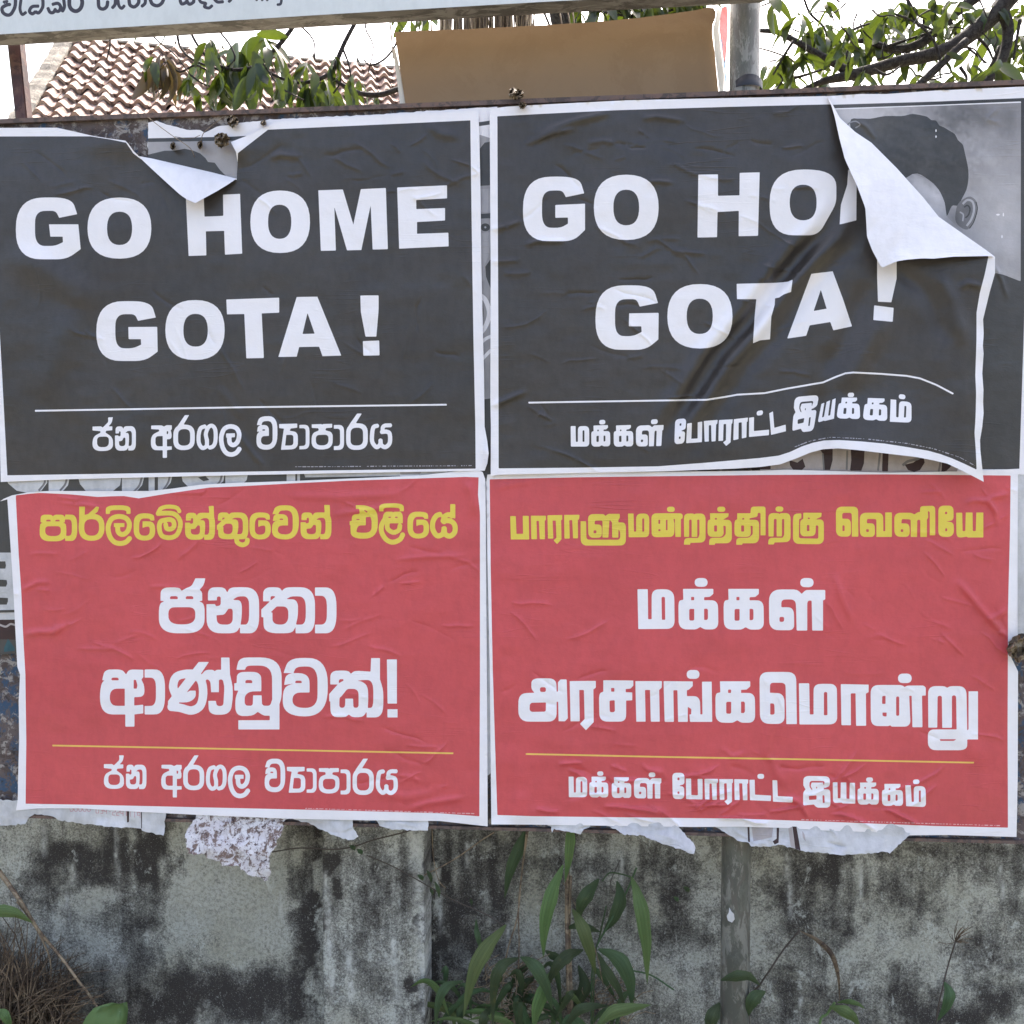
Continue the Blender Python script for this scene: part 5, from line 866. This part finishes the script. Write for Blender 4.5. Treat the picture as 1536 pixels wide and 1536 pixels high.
for k, (o_, a, ln) in enumerate([(ew, ev, RL_), (ew - nv_ * 5.2 * math.cos(PIT) , ev, RL_), (ew, -nv_, 5.2 * math.cos(PIT))]):
    a2 = Vector((a.x, a.y, 0)).normalized(); p = Vector((-a2.y, a2.x, 0)) * .1
    V = [Vector((q.x, q.y, z)) for z in (0, wz - .1) for q in (o_, o_ + a2 * ln, o_ + a2 * ln + p, o_ + p)]
    mesh('wall', V, [(0, 1, 2, 3), (7, 6, 5, 4), (0, 4, 5, 1), (1, 5, 6, 2), (2, 6, 7, 3), (3, 7, 4, 0)], M['house'], house)
# verge: cement band with its own thickness, and ridge capping
V, F = [], []
for i in range(24):
    u = i / 23; o_ = R0 + dn * (EL * u) + up * (random.gauss(0, .006))
    for da, db in ((-.16, -.08), (-.16, .075), (-.03, .095), (.05, .085), (.06, -.02)): V.append(o_ + ev * (da + random.gauss(0, .006)) + up * db)
F = [(5 * i + j, 5 * i + j + 1, 5 * i + 6 + j, 5 * i + 5 + j) for i in range(23) for j in range(4)] + [(0, 1, 2, 3, 4), tuple(range(5 * 23, 5 * 24))[::-1]]
adopt(mesh('verge', V, F, M['mortar']), house)
for k in range(14):
    V = []; c0 = R0 + ev * (k * .42 - .1)
    for i in range(2):
        for j in range(7):
            a = math.pi * j / 6; rr = .085 + .012 * i; V.append(c0 + ev * (.46 * i) + nv_ * math.cos(a) * rr + Vector((0, 0, math.sin(a) * rr * .7 - .02 + random.gauss(0, .004))))
    mesh('ridge_tile', V, [(j, j + 1, 8 + j, 7 + j) for j in range(6)], M['mortar'], house, True)
for k in range(7):
    q = R0 + ev * (1.3 + k * .62) + Vector((0, 0, .07)); V = [q + Vector((-.03, 0, -.03)), q + Vector((.04, 0, -.03)), q + Vector((-.02, 0, .07)), q + Vector((-.04, .03, .01)), q + Vector((.02, -.03, 0))]
    mesh('ridge_finial', V, [(0, 1, 2), (0, 2, 3), (1, 4, 2), (0, 4, 1)], M['mortar'], house)
prof = [(-.54, .004), (-.42, .0), (-.30, .006), (-.16, .026), (-.05, .038), (.07, .038), (.18, .026), (.32, .006), (.44, .0), (.5, .003)]
V = []
for yy, zz in ((0, .0), (1.22, .058)):
    for x_, z_ in prof: V.append((x_ * TW, yy * TH, z_ * 1.7 + zz))
for yy, zz in ((0, -.012), (1.22, .012)):
    for x_, z_ in prof: V.append((x_ * TW, yy * TH, z_ * 1.7 + zz))
n = len(prof); F = [(j, j + 1, n + j + 1, n + j) for j in range(n - 1)] + [(3 * n + j, 3 * n + j + 1, 2 * n + j + 1, 2 * n + j) for j in range(n - 1)] + [(n + j, n + j + 1, 3 * n + j + 1, 3 * n + j) for j in range(n - 1)] + [(0, n, 3 * n, 2 * n), (n - 1, 3 * n - 1, 4 * n - 1, 2 * n - 1)]
F = [f[::-1] for f in F]
tm = bpy.data.meshes.new('tile'); tm.from_pydata(V, [], F); tm.materials.append(M['tile']); tm.update()
RB = Matrix((ev, dn, up)).transposed()
if RB.determinant() < 0: RB = Matrix((ev, dn, up)).transposed()
cnt = 0
for r_ in range(11):
    for c_ in range(27):
        p = R0 + dn * (.03 + r_ * TH) + ev * (.12 + c_ * TW + random.gauss(0, .004)) + up * (.012 + random.gauss(0, .003))
        o = link(bpy.data.objects.new('tile', tm))
        mw_ = Matrix.Translation(p) @ (RB @ Matrix.Rotation(random.gauss(0, .035), 3, 'Z') @ Matrix.Rotation(random.gauss(0, .02), 3, 'X')).to_4x4()
        o.parent = roof; o.matrix_parent_inverse = (Matrix.Translation(house.location)).inverted() if False else Matrix.Identity(4)
        o.matrix_basis = mw_; cnt += 1
# ------------------------------------------------------------------ mango tree
tree = empty('mango_tree', (3.6, 4.2, 0), 'mango tree with dark limbs and drooping glossy leaves behind the upper right', 'tree')
def leafmesh(name, mat, bend, wd=.13):
    V = []; n = 7
    for i in range(n):
        u = i / (n - 1); w = wd * math.sin(math.pi * min(1, u ** .8 * .96 + .035)) ** .75; a = bend * u
        y = math.sin(a) / max(bend, .01) if bend else u; z = -(1 - math.cos(a)) / max(bend, .01)
        V += [(-w, y, z + w * .35), (0, y, z), (w, y, z + w * .35)]
    F = [(3 * i + j, 3 * i + j + 1, 3 * i + 4 + j, 3 * i + 3 + j) for i in range(n - 1) for j in range(2)]
    me = bpy.data.meshes.new(name); me.from_pydata(V, [], F); me.materials.append(mat); me.polygons.foreach_set('use_smooth', [True] * len(me.polygons)); me.update(); return me
LM = [leafmesh('leaf', M['leaf'], b, w) for b, w in ((.3, .14), (.9, .15), (1.4, .14), (.6, .17))]; YM = [leafmesh('leaf', M['youngleaf'], b, .10) for b in (.7, 1.3)]
nleaf = 0; XV, XF = [], []
def put_leaf(p, d, L, young=False, roll=None, as_part=True):
    global nleaf
    d = Vector(d).normalized(); q = d.to_track_quat('Y', 'Z') @ Quaternion((0, 1, 0), random.uniform(-1.2, 1.2) if roll is None else roll)
    me = random.choice(YM if young else LM); nleaf += 1
    mx = Matrix.Translation(Vector(p) - tree.location) @ q.to_matrix().to_4x4() @ Matrix.Diagonal((L * random.uniform(.85, 1.15), L, L, 1))
    if nleaf > 290:
        b = len(XV); XV.extend(mx @ v.co for v in me.vertices); XF.extend(tuple(b + i for i in f.vertices) for f in me.polygons); return
    o = link(bpy.data.objects.new('leaf', me)); o.parent = tree; o.matrix_basis = mx
def cluster(px, py, dep, n, Lpx, young=False, down=.7, spread=1.0):
    for k in range(n):
        a = 2 * math.pi * k / n + random.uniform(-.4, .4)
        d = Vector((math.cos(a) * spread, math.sin(a) * spread * .7, -down + random.uniform(-.35, .35)))
        put_leaf(atd(px, py, dep) + Vector((random.gauss(0, .012), random.gauss(0, .02), random.gauss(0, .012))), d, Lpx * 1.25 * random.uniform(.75, 1.15) * dep / FPX, young)
def limb(P, rp, dep, mat='bark', n=8):
    d = dep if isinstance(dep, (list, tuple)) else [dep] * len(P)
    r = [a * b / FPX for a, b in zip(rp if isinstance(rp, (list, tuple)) else [rp] * len(P), d)]
    return tube('branch', [atd(x, y, z) for (x, y), z in zip(P, d)], r, M[mat], tree, n, 4)
D = 3.7
trunk_top = Vector((3.35, 3.6, 3.3))
limb([(1138,46),(1165,48),(1190,60),(1222,78),(1255,97),(1285,115)], [3,4,4.5,5,6,8], D)
limb([(1205,134),(1235,122),(1270,114),(1310,104),(1350,92),(1390,84),(1425,72),(1460,48),(1495,18),(1540,-30),(1650,-90)], [3,5,8,8.5,9,10,11,12,13,16,20], D)
limb([(1265,62),(1300,62),(1340,74),(1375,68),(1400,50),(1430,22),(1470,-8),(1540,-60)], [3,4,6,7,7,7,8,10], D + .1)
limb([(1500,12),(1512,40),(1508,75),(1495,105),(1475,128),(1468,150)], [9,8.5,8,7,6,5], D)
limb([(1370,135),(1395,112),(1420,88),(1450,60)], [5,6,6,5], D - .1)
limb([(1468,128),(1490,95),(1500,70)], [3,4,4], D + .2); limb([(1495,105),(1520,118),(1545,130)], [5,4,3], D)
limb([(1138,72),(1165,80),(1200,95)], [1.2,1.4,1.2], D, 'twig', 5)
for P in ([(1270,52),(1285,42),(1305,35)], [(1330,70),(1360,60),(1390,50)], [(1310,104),(1330,112),(1350,100)], [(1350,90),(1380,60),(1385,30),(1370,10)], [(1460,50),(1480,70),(1490,90)], [(1425,30),(1440,60),(1480,95)], [(1225,75),(1240,60),(1235,40),(1215,20),(1205,-5)], [(1320,20),(1350,30),(1380,40)], [(1410,90),(1400,60),(1375,35),(1340,20)], [(1180,120),(1210,112),(1245,100)], [(1360,-5),(1372,30),(1400,45)], [(1280,110),(1270,80),(1290,60),(1310,62)], [(1190,62),(1175,85),(1160,112)], [(1440,100),(1450,120),(1430,140)], [(1530,30),(1525,60),(1520,90)]):
    limb(P, [2.6, 2, 1.4][:len(P)] if len(P) == 3 else [2.6] + [1.8] * (len(P) - 1), D + random.uniform(-.15, .15), 'bark', 6)
tw_r = random.Random(3)
for k in range(34):
    x, y = tw_r.uniform(1150, 1535), tw_r.uniform(-5, 125); a = tw_r.uniform(-.6, 3.8); P = [(x, y)]
    for j in range(3): a += tw_r.gauss(0, .45); x += 17 * math.cos(a); y += 17 * math.sin(a) * .8; P.append((x, y))
    limb(P, [1.5, 1.2, 1.0, .7], D + tw_r.uniform(-.3, .4), 'bark', 5)
for x, y, n_, L in [(1165,15,5,38),(1200,22,6,45),(1212,50,6,42),(1235,42,5,40),(1175,88,6,42),(1168,120,5,40),(1225,68,6,42),(1205,82,6,38),(1260,70,5,36),(1235,125,6,48),(1305,35,7,42),(1330,20,7,38),(1345,48,7,40),(1365,15,7,36),(1290,75,6,36),(1385,45,6,36),(1300,125,4,30),(1350,10,6,34),(1325,65,6,36),(1490,50,7,44),(1520,70,7,46),(1500,95,6,42),(1440,30,5,34),(1515,125,5,38),(1480,15,6,36),(1530,15,6,42),(1400,20,5,34),(1270,45,5,34),(1430,5,5,32),(1150,108,3,32),(1460,85,5,32),(1250,92,4,34)]:
    cluster(x, y, D + random.uniform(-.3, .35), n_, L)
# left hanging boughs of the same tree (they come over the top, above the frame)
DL = 3.3
over = [(1540, -60), (1200, -240), (700, -260), (445, 35)]
limb([(1540,-60),(1300,-190),(1000,-250),(700,-200),(560,-60),(535,30)], [9,9,8,6,4,3], [D,D,3.6,3.5,DL,DL])
limb([(560,-60),(480,-20),(445,33)], [4,3,3], DL)
limb([(445,33),(425,60),(400,88),(375,102),(345,104),(318,92),(298,70),(285,45),(280,20)], [2.8,3.4,3,2.8,2.4,2.2,2,2,1.8], DL, n=6)
limb([(535,30),(518,62),(508,85),(500,105),(478,119),(445,124),(410,112),(390,96)], [3,3.2,3.6,3.2,3,2.6,2.2,2], DL, n=6)
limb([(640,125),(600,133),(570,142),(540,140),(515,128),(498,116)], [3,4,4.2,3.6,3,2.4], DL, n=6)
limb([(515,75),(524,100),(527,130)], [2,1.4,1.2], DL, n=5); limb([(600,45),(592,70),(575,90),(555,98),(545,88)], [1.6,1.6,1.6,1.4,1.2], DL, n=5)
limb([(330,48),(345,68),(352,90),(330,108)], [1.6,1.6,1.4,1.2], DL, n=5); limb([(265,40),(270,70),(290,90),(330,105)], [2.2,1.8,1.8,1.8], DL, n=5)
limb([(310,105),(292,98),(270,108),(255,95)], [1.6,1.6,1.4,1.2], DL, n=5); limb([(500,140),(510,125),(512,110)], [1.4,1.2,1], DL, n=5)
for x, y, n_, L in [(352,88,6,58),(338,98,6,62),(362,78,4,50),(383,92,6,50),(395,55,4,52),(378,108,4,48),(480,112,5,42),(462,128,5,44),(500,85,4,42),(498,138,5,40),(318,78,4,40),(440,118,5,42),(530,120,3,36),(470,140,5,40)]: cluster(x, y, DL + random.uniform(-.15, .15), n_, L, False, 1.3, .75)
cluster(252, 92, DL, 8, 60, True, 1.1, .8); cluster(246, 108, DL, 5, 46, True, 1.3, .5)
for x, y, dx_, dz, L in [(130,40,0,-1,34),(248,38,0,-1,42),(200,45,.3,-1,22),(228,45,.1,-1,16),(372,62,-.4,-1,26),(385,52,.9,.05,58),(400,62,.9,-.5,48),(345,78,-.9,-.1,44),(395,60,-.6,-.9,55),(352,92,-.5,-1,62),(372,95,-.1,-1,60)]: put_leaf(atd(x, y, DL), (dx_, .1, dz), L * DL / FPX)
for P in ([(210,30),(235,60),(262,82),(285,112)], [(285,112),(310,128),(350,134),(380,150)], [(395,96),(420,130),(455,150)], [(150,20),(165,60),(160,90)], [(445,33),(470,60),(472,90)], [(560,10),(548,40),(560,70),(552,110)]): limb(P, [1.6, 1.3, 1.1, .9][:len(P)], DL + random.uniform(-.1, .1), n=5)
for x, y, n_, L in [(300,85,4,44),(325,112,4,44),(415,128,4,40),(290,118,3,36),(420,92,3,36)]: cluster(x, y, DL + random.uniform(-.15, .15), n_, L, False, 1.2, .8)
for x, y, n_, L in [(895,12,3,40),(975,10,3,38),(885,8,4,30),(905,5,4,36),(930,4,5,34),(960,2,4,34),(985,6,5,36),(1010,8,5,34),(1035,-2,4,32),(1055,-5,3,40),(590,15,3,22),(612,15,3,22),(720,8,4,34),(1160,-8,4,36)]: cluster(x, y, 3.0, n_, L, False, .9)
limb([(700,-200),(800,-90),(830,-10),(845,30)], [4,3,2.4,2], 3.1, n=5)
for P in ([(850,-10),(880,12),(915,20),(950,26)], [(900,-10),(925,15),(950,24)], [(960,-12),(985,20),(1010,14)], [(1080,-30),(1062,0),(1052,20)], [(800,-20),(825,40)], [(960,-20),(940,30)]): limb(P, 1.8, 3.0, n=5)
tube('trunk', [Vector((3.6, 4.2, -.1)), Vector((3.55, 4.1, 1.0)), Vector((3.4, 3.8, 2.2)), trunk_top, atd(1650, -90, D), atd(1540, -40, D)], [.26, .2, .16, .12, .075, .05], M['bark'], tree, 12)
lr = random.Random(12)
for k in range(34): cluster(lr.uniform(1150, 1540), lr.uniform(-5, 128), D + lr.uniform(-.2, .5), lr.choice([3, 4, 5]), lr.uniform(24, 36))
for x, y in [(225,95),(275,120),(300,140),(345,135),(405,75),(430,140),(460,95),(495,150),(540,128),(565,150),(310,60),(640,20),(620,30)]: cluster(x, y, DL + lr.uniform(-.1, .2), 4, lr.uniform(28, 38), lr.random() < .2, 1.1)
for x, y in [(870,15),(915,10),(945,12),(1000,4),(1025,2),(1045,-4)]: cluster(x, y, 3.0, 4, 32, False, .9)
lo_ = bpy.data.meshes.new('leaves'); lo_.from_pydata([tuple(v) for v in XV], [], XF); lo_.materials.append(M['leaf']); lo_.polygons.foreach_set('use_smooth', [True] * len(XF)); lo_.update()
lo_ = link(bpy.data.objects.new('leaves', lo_)); lo_.parent = tree; lo_['kind'] = 'stuff'
# dried palm fibres and leaning strips seen between sign and placard
pf = empty('palm_frond', atd(720, 20, 2.6), 'hanging dried palm frond fibres seen between the white sign and the placard', 'palm frond'); pf.location.z = 0
V, F = [], []
for k in range(150):
    x = random.uniform(658, 800); x2 = x + random.gauss(2, 5); d_ = 2.6 + random.uniform(0, .35); w = random.uniform(1.0, 3.2)
    b = len(V); 
    for i, u in enumerate((0, .5, 1)):
        for s_ in (-1, 0, 1): V.append(atd(x + (x2 - x) * u + s_ * w * (1 - .5 * u), -60 + 150 * u, d_ - .01 * (s_ == 0)))
    F += [(b + 3 * i + j, b + 3 * i + j + 1, b + 3 * i + 4 + j, b + 3 * i + 3 + j) for i in range(2) for j in range(2)]
tag(mesh('fibres', V, F, M['fibre'], pf), kind='stuff')
for x, y, dxx in [(640,20,8),(690,10,20),(806,2,-22),(815,2,-20),(824,8,22),(834,8,25),(845,12,20),(575,28,14)]:
    mesh('strip', [atd(x, y - 90, 2.55), atd(x + 2.6, y - 90, 2.55), atd(x + dxx + 2.2, y + 60, 2.55), atd(x + dxx, y + 60, 2.55), atd(x + dxx * .5 + 1.3, y - 15, 2.54)], [(0, 1, 4), (1, 2, 4), (2, 3, 4), (3, 0, 4)], M['straw'], pf)
tube('stalk', [atd(760, -60, 2.9), atd(745, -500, 2.9), Vector((.4, 2.6, 1.2)), Vector((.45, 2.8, -.1))], [.02, .04, .09, .12], M['bark'], pf, 8)
